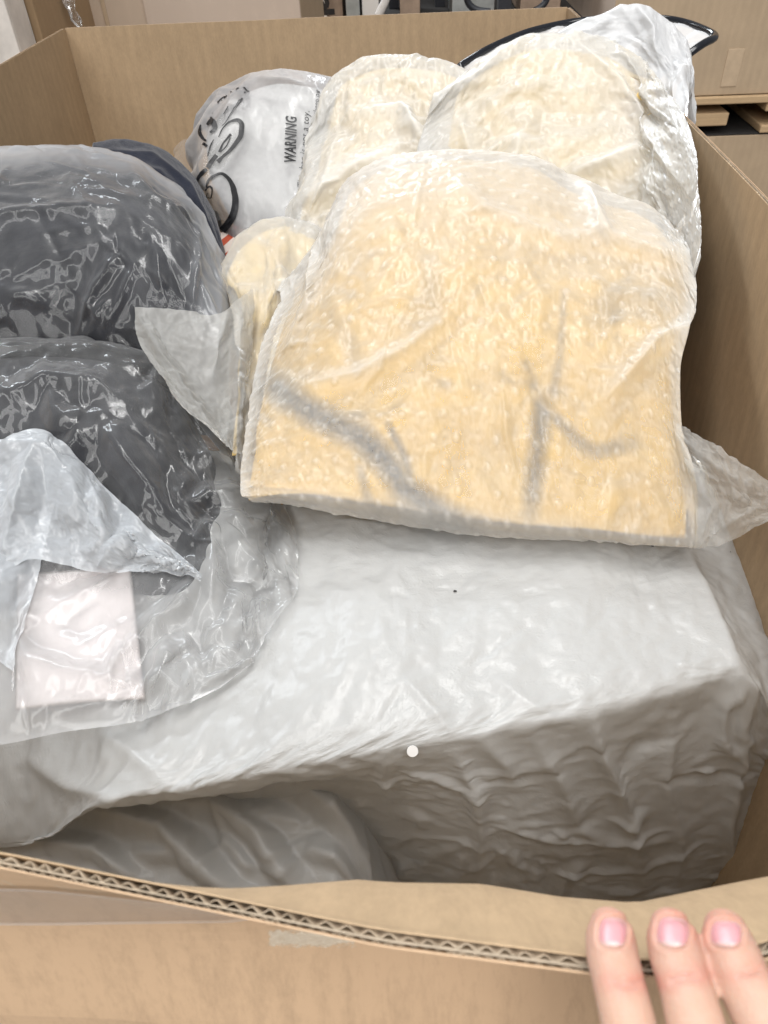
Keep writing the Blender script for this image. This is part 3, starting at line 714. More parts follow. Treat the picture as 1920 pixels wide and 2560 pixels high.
XF0 = folds(X0, [([(960, 275), (1100, 255), (1200, 195), (1260, 140)], .008, 18), ([(1420, 440), (1520, 410), (1600, 375)], .009, 16), ([(1430, 110), (1530, 200), (1620, 330), (1720, 480)], .008, 14), ([(1530, 120), (1600, 210), (1680, 330)], .007, 14),
                 ([(1500, 470), (1500, 540)], .005, 12), ([(1150, 300), (1180, 400)], .006, 20), ([(1300, 330), (1290, 420)], .004, 14)])
ba = thing('poly_bag', 'tallest frosted bag of pale yellow clothes, leaning on the right wall of the box', 'bag', 'frosted bags of yellow clothes')
XI = crumple(inner(X0, .011, 10, 20), [(16, .05, .05, 50), (8, .05, .05, 40), (4, .04, .04, 20)], bend=.3, dmin=-.005, dmax=.006, hold=.01, seed=7)
XI = up2(XI[:, :160], 225, 225); XI[..., 1] += .006; XI[..., 2] -= .004
sheet('yellow_garment', XI, M_PALEYEL, ba, X0, {'print': np.zeros(X0.shape[:2])}, closed=((-.03, .06, -.04), .85, -.05))
XF = crumple(XF0, [(8, .045, .045, 50), (4, .05, .05, 50), (2, .05, .05, 28), (1, .05, .05, 12)], bend=.14, dmin=-.005, dmax=.010, hold=.007, seed=51, slack=np.clip((.85-np.linspace(0, 1, 225))/.15, .25, 1)[None]+np.zeros((225, 1)))
cm = np.clip((.80-np.linspace(0, 1, 225))/.12, .08, 1)[None]+np.zeros((225, 1))
XF = crease_net(XF, 160, (.03, .12), (.0006, .0025), (.004, .012), 173, cm); XF = crease_net(XF, 200, (.008, .04), (.0002, .0005), (.002, .005), 174, cm)
gap = up2(blur(np.clip(np.linalg.norm(XF-X0, axis=-1)/.010, 0, 1.6), 3)[..., None], 337, 337)[..., 0]
XF, XB, dome = emboss(XF, X0, 337, 337, .0175, .0032, .0009, 5)
sheet('frosted_film', XF, M_YFILM, ba, XB, {'gap': gap+.75+.35*dome}, closed=((0, .03, -.05), .95), fan=False)  # dome term whitens the bubble tops in place of glints
rows = rowsY([
 [(1290, 200, .98), (1400, 150, 1.0), (1520, 90, 1.0), (1600, 70, 1.0), (1680, 140, .96), (1722, 220, .92), (1730, 300, .86)],
 [(1240, 190, .94), (1350, 125, .96), (1460, 60, .965), (1585, 30, .96), (1650, 50, .95), (1712, 115, .92), (1732, 170, .89)],
 [(1270, 195, .925), (1370, 140, .94), (1480, 95, .945), (1580, 80, .94), (1660, 110, .92), (1715, 165, .89), (1730, 220, .86)],
 [(1300, 170, .92), (1400, 150, .93), (1500, 140, .93), (1590, 150, .92), (1670, 190, .88), (1716, 240, .82), (1716, 272, .78)],
 [(1340, 170, .93), (1430, 170, .93), (1520, 185, .93), (1600, 220, .90), (1670, 270, .83), (1690, 300, .80), (1695, 315, .79)]])
X0 = surface(rows, 121, 161)
X0 = folds(X0, [([(1590, 45), (1625, 90), (1640, 150)], .010, 14), ([(1710, 160), (1690, 230), (1690, 300)], .008, 12), ([(1330, 160), (1450, 90), (1560, 50)], .006, 14)])
XX = crumple(X0, [(8, .09, .09, 60), (4, .09, .09, 45), (2, .08, .08, 28), (1, .07, .07, 10)], bend=.2, dmin=-.008, dmax=.014, hold=.002, seed=53)
XX = crease_net(XX, 70, (.02, .1), (.0006, .0022), (.005, .014), 181, None, .9, 1.2); XX = crease_net(XX, 200, (.008, .03), (.0002, .0008), (.002, .005), 182)
sheet('bag_neck', XX, M_WHITEFILM, ba, X0, closed=((0, .02, -.02), .93), fan=False)

rows = rowsY([
 [(760, 330, 1.02), (850, 260, 1.03), (960, 215, 1.03), (1060, 210, 1.02), (1180, 230, 1.0), (1280, 300, .98)],
 [(795, 320, .93), (842, 198, .96), (950, 150, .97), (1060, 152, .965), (1180, 190, .94), (1290, 280, .90)],
 [(765, 405, .87), (840, 320, .89), (940, 280, .90), (1060, 290, .89), (1180, 330, .87), (1290, 400, .85)],
 [(722, 540, .79), (802, 460, .81), (920, 420, .82), (1060, 420, .82), (1180, 450, .81), (1290, 500, .80)],
 [(720, 620, .74), (800, 590, .76), (920, 570, .77), (1060, 570, .77), (1180, 590, .76), (1290, 640, .76)],
 [(770, 760, .70), (830, 740, .71), (920, 730, .72), (1060, 730, .72), (1180, 740, .72), (1290, 760, .72)]])
X0 = surface(rows, 193, 193)
XF0 = folds(X0, [([(830, 205), (790, 320), (770, 480)], .007, 18), ([(760, 510), (820, 480), (900, 420), (1000, 390)], .008, 20), ([(900, 290), (1000, 290), (1040, 350)], .009, 20), ([(1000, 270), (1030, 330), (1080, 390)], .008, 16), ([(850, 330), (830, 420), (800, 520)], .005, 16)])
bb = thing('poly_bag', 'rumpled frosted bag of pale yellow cloth between the printed warning bag and the tallest bag', 'bag', 'frosted bags of yellow clothes')
XI = crumple(inner(X0, .012, 10), [(16, .05, .05, 50), (8, .05, .05, 40), (4, .04, .04, 20)], bend=.3, dmin=-.005, dmax=.006, hold=.01, seed=9)
sheet('yellow_garment', XI, M_PALEYEL, bb, X0, {'print': np.zeros(X0.shape[:2])}, closed=((0, .04, -.08), .9, -.03))
XF = crumple(XF0, [(8, .06, .06, 50), (4, .06, .06, 50), (2, .06, .06, 28), (1, .05, .05, 12)], bend=.15, dmin=-.006, dmax=.013, hold=.005, seed=61)
XF = crease_net(XF, 160, (.03, .12), (.0006, .003), (.004, .012), 175); XF = crease_net(XF, 180, (.008, .04), (.0002, .0005), (.002, .005), 176)
gap = up2(blur(np.clip(np.linalg.norm(XF-X0, axis=-1)/.010, 0, 1.6), 3)[..., None], 337, 337)[..., 0]
XF, XB, dome = emboss(XF, X0, 337, 337, .0175, .0032, .0009, 5)
sheet('frosted_film', XF, M_YFILM, bb, XB, {'gap': gap+.75+.35*dome}, closed=((0, .03, -.05), .95), fan=False)  # bubble tops whitened as painted glints here too

# ------------------------------------------------------------------ black hoop with thin film, behind the tallest bag
def tube(pts, r, seg=12, close=False):
    pts = np.array(pts); n = len(pts)
    tg = np.roll(pts, -1, 0)-np.roll(pts, 1, 0) if close else np.gradient(pts, axis=0)
    tg /= np.linalg.norm(tg, axis=1, keepdims=True)
    up = np.array([0, 0, 1.]) if abs(tg[:, 2]).mean() < .8 else np.array([1., 0, 0])
    a = np.cross(tg, up); a /= np.linalg.norm(a, axis=1, keepdims=True); b = np.cross(a, tg)
    r = np.broadcast_to(r, (n,))
    q = np.linspace(0, 2*np.pi, seg, endpoint=False)
    V = pts[:, None]+(a[:, None]*np.cos(q)[None, :, None]+b[:, None]*np.sin(q)[None, :, None])*r[:, None, None]
    F = []
    for i in range(n if close else n-1):
        for j in range(seg):
            i2 = (i+1) % n; F.append((i*seg+j, i*seg+(j+1) % seg, i2*seg+(j+1) % seg, i2*seg+j))
    if not close: F += [tuple(range(seg))[::-1], tuple((n-1)*seg+j for j in range(seg))]
    return V.reshape(-1, 3), F
hp = thing('black_hoop', 'black glossy hoop rim sticking out behind the tallest bag', 'hoop')
ctl = np.array([P(1150, 165, y=1.0), P(1230, 118, y=1.03), P(1340, 75, y=1.06), P(1460, 52, y=1.08), P(1580, 44, y=1.08), P(1680, 50, y=1.06), P(1750, 70, y=1.02), P(1788, 91, y=.985), P(1768, 104, y=.965), P(1700, 150, y=.95), P(1560, 240, y=.945), P(1350, 300, y=.95), P(1190, 260, y=.97)])
cc = np.concatenate([ctl, ctl[:1]]); t = np.concatenate([[0], np.cumsum(np.linalg.norm(np.diff(cc, axis=0), axis=1))])
ring = blur(pchip(t, cc, np.linspace(0, t[-1], 121)[:-1])[:, None], 1)[:, 0]
V, F = tube(ring, .0042, 12, True); link('rim', mesh('rim', V, F, True), M_HOOP, hp)
cen = ring.mean(0); k = len(ring); V = []
rg = np.random.default_rng(4)
for s_ in np.linspace(1, .05, 14): V.append(cen+(ring-cen)*s_*.985+np.array([0, 0, -.003])*np.sin(np.arange(k)*.9+s_*9)[:, None]*(s_ < .99)-np.array([0, 0, .012*(1-s_)]))
G = np.array(V); G = np.concatenate([G, G[:, :1]], 1)
sheet('white_cloth', G, M_WHITEFILM, hp)

# ------------------------------------------------------------------ printed bag with a grey fleece
rows = rowsY([
 [(540, 310, 1.14), (590, 265, 1.15), (640, 230, 1.15), (700, 220, 1.15), (780, 228, 1.14), (860, 250, 1.12), (960, 330, 1.08)],
 [(512, 282, 1.06), (568, 229, 1.075), (640, 190, 1.08), (700, 179, 1.075), (780, 188, 1.06), (860, 212, 1.04), (960, 300, 1.0)],
 [(478, 340, 1.03), (545, 285, 1.02), (622, 245, 1.015), (700, 240, 1.01), (780, 250, 1.0), (860, 285, .98), (960, 360, .95)],
 [(484, 425, .99), (548, 395, .965), (622, 378, .95), (700, 378, .945), (780, 385, .935), (860, 400, .92), (960, 440, .90)],
 [(520, 510, .94), (565, 495, .91), (625, 488, .895), (700, 488, .885), (780, 490, .88), (860, 500, .87), (960, 520, .86)],
 [(565, 600, .90), (595, 596, .87), (640, 596, .855), (700, 596, .845), (780, 600, .84), (860, 610, .83), (960, 620, .82)],
 [(600, 700, .87), (620, 700, .84), (650, 700, .82), (700, 700, .81), (780, 700, .80), (860, 700, .80), (960, 700, .80)]])
X0 = surface(rows, 161, 161)
wbag = thing('printed_bag', 'clear bag with black WARNING print around a folded grey fleece, against the back wall', 'bag')
XI = inner(X0, .014, 14)
sheet('grey_fleece', XI, M_GREY, wbag, X0, closed=((0, .03, -.06), .9, -.03))
XF0 = folds(X0, [([(560, 240), (530, 330), (520, 420)], .012, 18), ([(610, 220), (560, 330), (520, 460)], .012, 16), ([(590, 330), (540, 420), (540, 500)], .010, 14), ([(640, 205), (720, 215), (790, 235)], .008, 12)])
uu = np.linspace(0, 1, 161)[None]+0*np.linspace(0, 1, 161)[:, None]
XP = crumple(XF0, [(8, .07, .07, 60), (4, .07, .07, 50), (2, .06, .06, 28), (1, .05, .05, 12)], bend=.2, dmin=-.006, dmax=.016, hold=.004, seed=71, slack=.35+1.2*np.clip(1-uu*2.6, 0, 1))
sheet('printed_film', XP, M_WFILM, wbag, X0, closed=((0, .02, -.03), .95), fan=False)
pxP = proj(XP); nP = normals(XP)
def onto(X, pp, nn, px, py, off=.0014):
    d = (pp[..., 0]-px)**2+(pp[..., 1]-py)**2; k = np.unravel_index(d.argmin(), d.shape)
    r = ray(px, py); N = nn[k]; t = ((X[k]-CAM) @ N)/(r @ N); p = CAM+r*t
    if np.linalg.norm(p-X[k]) > .02: p = X[k]
    return p+(N if N @ r < 0 else -N)*off
def text_on(body, px0, py0, px1, py1, height, italic=.25, bold=.0, align='LEFT'):
    cu = bpy.data.curves.new('text', 'FONT'); cu.body = body; cu.shear = italic; cu.offset = bold; cu.resolution_u = 3; cu.space_character = 1.08
    o = bpy.data.objects.new('text', cu); scene.collection.objects.link(o)
    dg = C.evaluated_depsgraph_get(); me = bpy.data.meshes.new_from_object(o.evaluated_get(dg)); bpy.data.objects.remove(o)
    V = np.array([v.co for v in me.vertices]); F = [tuple(p.vertices) for p in me.polygons]; bpy.data.meshes.remove(me)
    w = V[:, 0].max()-V[:, 0].min(); t = (V[:, 0]-V[:, 0].min())/w; h = V[:, 1]/.72*height
    a = np.array([px0, py0], float); b = np.array([px1, py1], float); d = (b-a)/np.linalg.norm(b-a); nrm = np.array([d[1], -d[0]])
    Q = a+(b-a)*t[:, None]+nrm*h[:, None]
    return [onto(XP, pxP, nP, *q) for q in Q], F
for nm, args in (('warning_print', ('WARNING', 739, 408, 742, 292, 28, .22, .03)), ('warning_line_print', ('This bag is not a toy.', 760, 470, 775, 280, 17, .2, .0)), ('warning_line_print', ('keep out', 797, 282, 800, 222, 14, .2, .0))):
    V, F = text_on(*args); link(nm, mesh(nm, V, F), M_INK, wbag)
def stroke(pts, widths, name='loop_print', sub=8):
    pts = np.array([(420+x/3.456, 160+y/3.456) for x, y in pts]); n = len(pts)
    t = np.arange(n); ts = np.linspace(0, n-1, (n-1)*sub+1)
    p = pchip(t, pts, ts) if n > 2 else np.stack([np.interp(ts, t, pts[:, i]) for i in (0, 1)], -1)
    w = np.interp(ts, t, widths)/3.456/2
    tg = np.gradient(p, axis=0); tg /= np.linalg.norm(tg, axis=1, keepdims=True); nr = np.stack([-tg[:, 1], tg[:, 0]], -1)
    V = []
    for sd in (-1, 0, 1): V += [onto(XP, pxP, nP, *q, off=.0018) for q in p+nr*(w*sd)[:, None]]
    m = len(ts); j = np.arange(m-1); F = list(zip(j, j+1, m+j+1, m+j))+list(zip(m+j, m+j+1, 2*m+j+1, 2*m+j))
    link(name, mesh(name, V, F), M_INK, wbag)
for pts, w in (([(700, 225), (600, 228), (500, 290), (420, 365), (378, 440), (392, 500)], [34, 22, 20, 20, 20, 12]), ([(690, 220), (660, 270), (600, 350), (580, 380)], [30, 24, 16, 14]), ([(345, 530), (385, 500), (410, 560), (370, 600)], [20, 52, 40, 16]),
               ([(290, 530), (283, 590), (305, 640), (335, 670)], [10, 26, 28, 16]), ([(310, 690), (345, 720)], [26, 22]), ([(440, 640), (480, 560), (540, 505), (600, 492), (640, 530), (635, 610), (590, 690), (530, 760), (480, 800), (430, 850)], [8, 12, 20, 32, 46, 48, 40, 32, 26, 40]),
               ([(545, 612), (510, 650), (470, 700), (445, 765)], [24, 18, 16, 26]), ([(540, 640), (500, 720), (455, 765)], [10, 14, 10]), ([(420, 790), (380, 840), (340, 900)], [36, 40, 30]), ([(335, 910), (300, 950), (270, 990), (250, 1040)], [30, 40, 26, 16]),
               ([(400, 660), (370, 720), (340, 800)], [6, 12, 6]), ([(340, 1070), (350, 1020), (400, 975), (465, 955), (530, 1000), (575, 1090), (590, 1190), (575, 1290), (530, 1380), (480, 1440)], [12, 22, 26, 26, 34, 48, 56, 58, 66, 60]),
               ([(330, 1090), (365, 1065), (390, 1090), (380, 1150), (345, 1150), (350, 1110)], [14, 16, 12, 10, 10, 8]), ([(345, 1180), (362, 1200), (348, 1240)], [10, 22, 8]), ([(600, 340), (540, 440), (500, 510), (470, 540)], [6, 10, 8, 5]), ([(520, 370), (480, 440)], [8, 6])):
    stroke(pts, w)
# crinkled side of the printed bag
rows = rowsY([[(430, 375, 1.08), (465, 355, 1.08), (500, 350, 1.08), (530, 350, 1.08)], [(440, 400, 1.03), (470, 395, 1.03), (500, 400, 1.02), (530, 400, 1.01)], [(470, 450, .99), (490, 450, .98), (510, 460, .97), (535, 460, .96)], [(510, 540, .94), (520, 540, .93), (540, 540, .92), (560, 540, .91)]])
X0 = surface(rows, 65, 65); XX = crumple(X0, [(8, .12, .12, 60), (4, .12, .12, 40), (2, .1, .1, 20), (1, .08, .08, 8)], bend=.2, dmin=-.01, dmax=.02, hold=.002, seed=73)
sheet('crinkled_gusset', XX, M_CLEAR2, wbag, X0)

# checked cloth peeping out under the printed bag
rows = rowsY([[(540, 590, .90), (600, 555, .92), (680, 560, .90), (760, 600, .86)], [(560, 620, .86), (600, 590, .87), (680, 590, .86), (750, 625, .83)], [(570, 680, .82), (610, 660, .82), (680, 650, .81), (740, 680, .80)]])
X0 = surface(rows, 41, 61)
t = NT('checked_cloth'); uv = t.n('TexCoord').outputs['UV']
ck = t.n('TexChecker', Vector=uv, Scale=55., Color1=(.42, .07, .03, 1), Color2=(.62, .52, .46, 1)).outputs[0]
dk = t.ramp(t.n('SeparateXYZ', Vector=uv).outputs[0], [(.035, 0), (.037, 1)])
M_CHECK = t.done(t.n('BsdfPrincipled', Base__Color=t.cmix(dk, ck, (.03, .035, .035)), Roughness=.9).outputs[0])
cl = sheet('checked_cloth', X0, M_CHECK, None, X0, closed=((0, .02, -.05), .9)); tag(cl, 'orange and white checked cloth peeping out below the printed bag', 'cloth')

# ------------------------------------------------------------------ navy garment behind the dark bag
rows = rowsY([[(230, 420, 1.0), (300, 390, 1.02), (370, 400, 1.02), (440, 450, 1.0), (520, 540, .96)],
              [(240, 370, .93), (310, 360, .95), (390, 376, .95), (465, 430, .93), (530, 540, .88)],
              [(240, 430, .89), (310, 420, .90), (390, 430, .90), (470, 490, .88), (548, 610, .82)],
              [(240, 520, .86), (310, 520, .86), (400, 530, .86), (480, 570, .84), (556, 680, .78)],
              [(240, 640, .82), (310, 640, .82), (400, 650, .82), (480, 670, .80), (560, 760, .74)]])
X0 = surface(rows, 97, 97)
X0 = folds(X0, [([(260, 385), (380, 395), (470, 470), (530, 580)], .006, 10), ([(300, 410), (400, 440), (480, 530)], .005, 9)])
XX = crumple(X0, [(8, .06, .06, 50), (4, .05, .05, 30), (2, .05, .05, 12)], bend=.3, dmin=-.006, dmax=.01, hold=.004, seed=81)
o = sheet('navy_garment', XX, M_NAVY, None, X0, closed=((0, .04, -.1), .85)); tag(o, 'bare navy garment rolled up behind the clear bag of dark clothes, by the left wall', 'garment')

# ------------------------------------------------------------------ clear bag of dark clothes, left
rows = rowsY([
 [(-260, 430, .90), (0, 405, .92), (150, 398, .92), (300, 412, .91), (420, 480, .88), (530, 610, .82)],
 [(-260, 400, .80), (0, 374, .82), (150, 367, .83), (300, 386, .82), (430, 466, .79), (548, 640, .73)],
 [(-260, 520, .70), (0, 480, .72), (150, 470, .725), (310, 488, .72), (450, 560, .70), (556, 700, .67)],
 [(-260, 660, .64), (0, 640, .65), (160, 630, .655), (320, 640, .65), (450, 690, .64), (553, 780, .62)],
 [(-260, 800, .60), (0, 790, .605), (160, 790, .61), (320, 800, .605), (450, 820, .60), (546, 860, .585)],
 [(-260, 980, .57), (0, 980, .575), (160, 980, .58), (320, 985, .575), (450, 980, .57), (536, 1000, .56)]])
X0 = surface(rows, 201, 241)
lb = thing('clear_bag', 'bulging clear plastic bag of black and navy clothes at the left, beside the navy garment', 'bag')
XI = crumple(folds(inner(X0, .014, 8), [([(330, 600), (250, 700), (190, 850)], .010, 26), ([(480, 500), (500, 650), (470, 800)], .008, 26), ([(0, 660), (200, 640), (330, 600)], .008, 30)]), [(16, .05, .05, 60), (8, .05, .05, 40), (4, .05, .05, 25), (2, .04, .04, 10)], bend=.3, dmin=-.008, dmax=.008, hold=.004, seed=91)
sheet('dark_garment', XI, M_BLACK, lb, X0, closed=((0, .03, -.1), .9, -.03))
XF0 = folds(X0, [([(300, 640), (240, 720), (190, 850)], .007, 9), ([(340, 660), (300, 760), (240, 850)], .006, 9), ([(390, 630), (400, 700), (410, 730)], .006, 9), ([(-20, 540), (130, 525), (280, 520)], .007, 14), ([(490, 545), (495, 640), (480, 775)], .005, 6), ([(320, 420), (380, 500), (480, 545)], .007, 14), ([(420, 450), (500, 560), (545, 650)], .006, 10),
                 ([(0, 720), (80, 750), (110, 765)], .006, 12), ([(230, 790), (270, 760), (200, 870)], .007, 10)])
v = np.linspace(0, 1, 201)[:, None]; u = np.linspace(0, 1, 241)[None]
XF = crumple(XF0, [(8, .012, .012, 60), (4, .012, .012, 50), (2, .012, .012, 28), (1, .012, .012, 12)], bend=.15, dmin=-.005, dmax=.010, hold=.006, seed=95, pin=.1)
XF = crease_net(XF, 120, (.05, .18), (.0008, .003), (.006, .016), 151, None, .15, 1.6); XF = crease_net(XF, 240, (.015, .07), (.0002, .0007), (.0015, .005), 152, None, .1, 1.2)
XF = blur(XF, 3); XF = crease_net(XF, 90, (.04, .16), (.0004, .0018), (.003, .009), 153, None, .3, 1.2)
sheet('clear_film', XF, M_CLEAR, lb, X0, {'gap': np.clip(1.9-np.abs(v-.26)*9, 0, 1.6)*(1-.5*u)+np.clip((u-.82)*6, 0, 1)}, closed=((0, .02, -.04), .95), fan=False)  # gap here paints a milky band for the bright overhead reflection

# ------------------------------------------------------------------ crumpled clear bag, lower left
rows = rowsY([
 [(-260, 900, .63), (0, 890, .63), (200, 886, .63), (380, 930, .61), (520, 1090, .56), (610, 1200, .53), (720, 1340, .47)],
 [(-260, 870, .555), (0, 858, .565), (200, 858, .57), (370, 893, .565), (500, 1050, .52), (600, 1170, .49), (742, 1370, .43)],
 [(-260, 1050, .475), (0, 1040, .485), (190, 1030, .49), (350, 1070, .48), (480, 1190, .455), (600, 1280, .435), (756, 1460, .392)],
 [(-260, 1220, .42), (0, 1220, .428), (190, 1220, .432), (350, 1240, .427), (500, 1320, .41), (630, 1400, .387), (752, 1530, .36)],
 [(-260, 1400, .362), (0, 1400, .37), (190, 1400, .374), (350, 1410, .37), (500, 1450, .36), (620, 1520, .345), (705, 1600, .332)],
 [(-260, 1600, .305), (0, 1600, .312), (190, 1590, .316), (330, 1590, .316), (450, 1600, .313), (560, 1620, .308), (652, 1650, .306)],
 [(-260, 1760, .262), (0, 1750, .268), (190, 1730, .273), (330, 1730, .276), (440, 1710, .282), (540, 1690, .289), (636, 1662, .299)],
 [(-260, 1885, .235), (0, 1862, .241), (160, 1830, .248), (320, 1808, .255), (430, 1775, .264), (530, 1730, .278), (640, 1668, .298)]])
X0 = surface(rows, 241, 257)
lc = thing('clear_bag', 'crumpled clear bag with a black garment and a pale card inside, lowest at the left', 'bag')
HMW = heightmap(XW)
X0 = lift(X0, HMW, .006)
gr = rowsY([
 [(-260, 930, .64), (0, 920, .64), (200, 915, .64), (380, 960, .62), (520, 1110, .58), (560, 1200, .56)],
 [(-260, 900, .57), (0, 885, .575), (200, 885, .58), (360, 930, .575), (490, 1085, .53), (545, 1200, .51)],
 [(-260, 1060, .49), (0, 1055, .50), (190, 1045, .505), (345, 1090, .495), (470, 1210, .47), (545, 1285, .455)],
 [(-260, 1230, .435), (0, 1230, .443), (190, 1230, .447), (345, 1250, .44), (480, 1320, .425), (535, 1385, .415)],
 [(-260, 1390, .385), (0, 1390, .392), (190, 1390, .395), (340, 1395, .392), (450, 1420, .386), (500, 1450, .385)],
 [(-260, 1470, .37), (0, 1470, .375), (190, 1468, .378), (330, 1465, .376), (430, 1465, .376), (480, 1470, .38)],
 [(-260, 1500, .38), (0, 1500, .385), (190, 1495, .388), (330, 1490, .388), (420, 1485, .388), (465, 1488, .39)]])
GI = crumple(folds(lift(surface(gr, 161, 161), HMW, .002), [([(0, 1010), (200, 990), (380, 1060)], .006, 30), ([(250, 1100), (330, 1250), (420, 1400)], .007, 30), ([(60, 1300), (250, 1330), (400, 1420)], .006, 26)]), [(16, .05, .05, 60), (8, .05, .05, 40), (4, .05, .05, 25), (2, .04, .04, 10)], bend=.3, dmin=-.008, dmax=.006, hold=.004, seed=97)
GI[..., 2] -= .012
sheet('dark_garment', GI, M_BLACK, lc, None, closed=((0, .03, -.05), .92, -.03))
# pale card
c = [P(50, 1440, y=.372), P(318, 1425, y=.378), P(352, 1738, y=.282), P(44, 1764, y=.277)]
nc, mc = 25, 25
G = np.array([[(c[0]*(1-s_)+c[1]*s_)*(1-t_)+(c[3]*(1-s_)+c[2]*s_)*t_+np.array([0, 0, .004*math.sin(3.1*s_)*math.sin(2.6*t_)]) for s_ in np.linspace(0, 1, mc)] for t_ in np.linspace(0, 1, nc)])
G = lift(G, HMW, .004)
sheet('pale_card', G, M_PAPER, lc, G, closed=((0, .001, -.002), 1.0))
XF0 = folds(X0, [([(0, 1010), (120, 955), (250, 970), (350, 1040)], .010, 12), ([(125, 955), (140, 1030), (190, 1090)], .008, 10), ([(260, 1070), (330, 1160), (420, 1285)], .011, 13), ([(250, 1065), (180, 1130), (100, 1160)], .007, 12), ([(420, 1285), (520, 1250), (620, 1250), (690, 1275)], .010, 12), ([(690, 1275), (620, 1350), (520, 1280)], .010, 12),
                 ([(520, 1290), (530, 1420), (528, 1560)], .012, 10), ([(540, 1290), (600, 1390), (690, 1450)], .009, 12), ([(690, 1275), (720, 1370), (752, 1490)], .008, 10), ([(330, 1610), (430, 1530), (520, 1450)], .008, 10), ([(225, 1745), (330, 1620), (350, 1590)], .007, 9), ([(335, 1780), (390, 1680), (440, 1600)], .008, 9),
                 ([(0, 1640), (200, 1690), (340, 1720), (520, 1660)], .006, 12), ([(60, 1790), (300, 1760), (480, 1690)], .005, 10), ([(600, 1480), (560, 1580)], .008, 9), ([(660, 1500), (650, 1600)], .008, 8), ([(520, 1590), (620, 1560), (740, 1540)], .006, 8), ([(470, 1190), (430, 1280)], .007, 12), ([(500, 1130), (560, 1200)], .006, 12)], True)
v = np.linspace(0, 1, 241)[:, None]; u = np.linspace(0, 1, 257)[None]
XF = crumple(XF0, [(8, .02, .02, 60), (4, .022, .022, 50), (2, .025, .025, 28), (1, .02, .02, 12)], bend=.15, dmin=-.005, dmax=.010, hold=.006, pin=.15, seed=101, slack=.65+.7*u+0*v)
e = 2.6*np.clip((v-.62)*6, 0, 1)*(1-.75*u)+np.maximum(np.clip(1-(1-u)/.012, 0, 1)+0*v, np.clip(1-(1-v)/.012, 0, 1)+0*u)
eb_ = np.minimum(np.minimum(u, 1-u)+0*v, np.minimum(v, 1-v)+0*u)
XF = crease_net(XF, 110, (.06, .2), (.001, .0045), (.008, .022), 141, np.clip(eb_/.06, 0, 1)); XF = crease_net(XF, 220, (.015, .06), (.0002, .0009), (.002, .006), 142, np.clip(eb_/.06, 0, 1))
XF = blur(XF, 2); XF = crease_net(XF, 110, (.02, .09), (.0003, .0014), (.002, .007), 143, np.clip(eb_/.06, 0, 1)); XF = lift(XF, HMW, .0025)
sheet('clear_film', XF, M_CLEAR2, lc, X0, {'gap': e*3})
# raised hazy flap of its mouth
rows = rowsY([
 [(-160, 1120, .455), (-20, 1105, .46), (92, 1074, .465), (180, 1138, .45), (280, 1237, .425), (370, 1335, .40), (470, 1435, .375), (526, 1518, .352)],
 [(-160, 1180, .43), (-20, 1170, .435), (90, 1150, .44), (170, 1200, .425), (260, 1280, .405), (350, 1350, .39), (450, 1432, .37), (526, 1520, .351)],
 [(-160, 1270, .40), (-20, 1260, .405), (90, 1245, .41), (165, 1270, .40), (250, 1330, .387), (340, 1380, .376), (440, 1434, .366), (524, 1520, .350)],
 [(-160, 1360, .375), (-20, 1350, .38), (90, 1335, .385), (165, 1350, .38), (245, 1385, .372), (335, 1412, .366), (435, 1436, .362), (522, 1521, .349)],
 [(-160, 1450, .352), (-20, 1445, .355), (80, 1400, .368), (160, 1412, .364), (240, 1432, .360), (330, 1434, .360), (430, 1437, .360), (520, 1522, .348)]])
X0 = lift(surface(rows, 129, 193), heightmap(XF), .004)
X0 = folds(X0, [([(100, 1090), (60, 1250), (10, 1400)], .010, 12), ([(95, 1080), (180, 1220), (200, 1320)], .007, 14), ([(350, 1330), (280, 1380), (240, 1430)], .007, 10), ([(150, 1290), (230, 1260), (260, 1350), (220, 1400)], .006, 10), ([(0, 1120), (150, 1130)], .006, 12)], True)
XX = crumple(X0, [(8, .04, .04, 60), (4, .04, .04, 45), (2, .04, .04, 25), (1, .04, .04, 10)], bend=.15, dmin=-.005, dmax=.010, hold=.004, pin=.15, seed=103)
XX = crease_net(XX, 40, (.05, .16), (.001, .003), (.008, .018), 161); XX = crease_net(XX, 90, (.01, .05), (.0002, .0007), (.002, .005), 162)
sheet('raised_flap', XX, M_FLAP, lc, X0)
rows = rowsY([[(-40, 1380, .37), (40, 1330, .39), (128, 1270, .405)], [(-40, 1440, .345), (30, 1420, .36), (112, 1380, .378)], [(-40, 1540, .315), (25, 1530, .326), (92, 1500, .345)], [(0, 1640, .292), (40, 1640, .30), (72, 1620, .312)], [(40, 1700, .283), (52, 1705, .286), (66, 1708, .288)], [(36, 1740, .274), (50, 1740, .277), (60, 1735, .280)]])
X0 = lift(surface(rows, 97, 49), heightmap(XF), .004)
XX = crumple(X0, [(8, .08, .08, 60), (4, .08, .08, 40), (2, .08, .08, 20), (1, .06, .06, 8)], bend=.2, dmin=-.005, dmax=.012, hold=.002, seed=105)
sheet('twisted_strip', XX, M_FLAP, lc, X0)

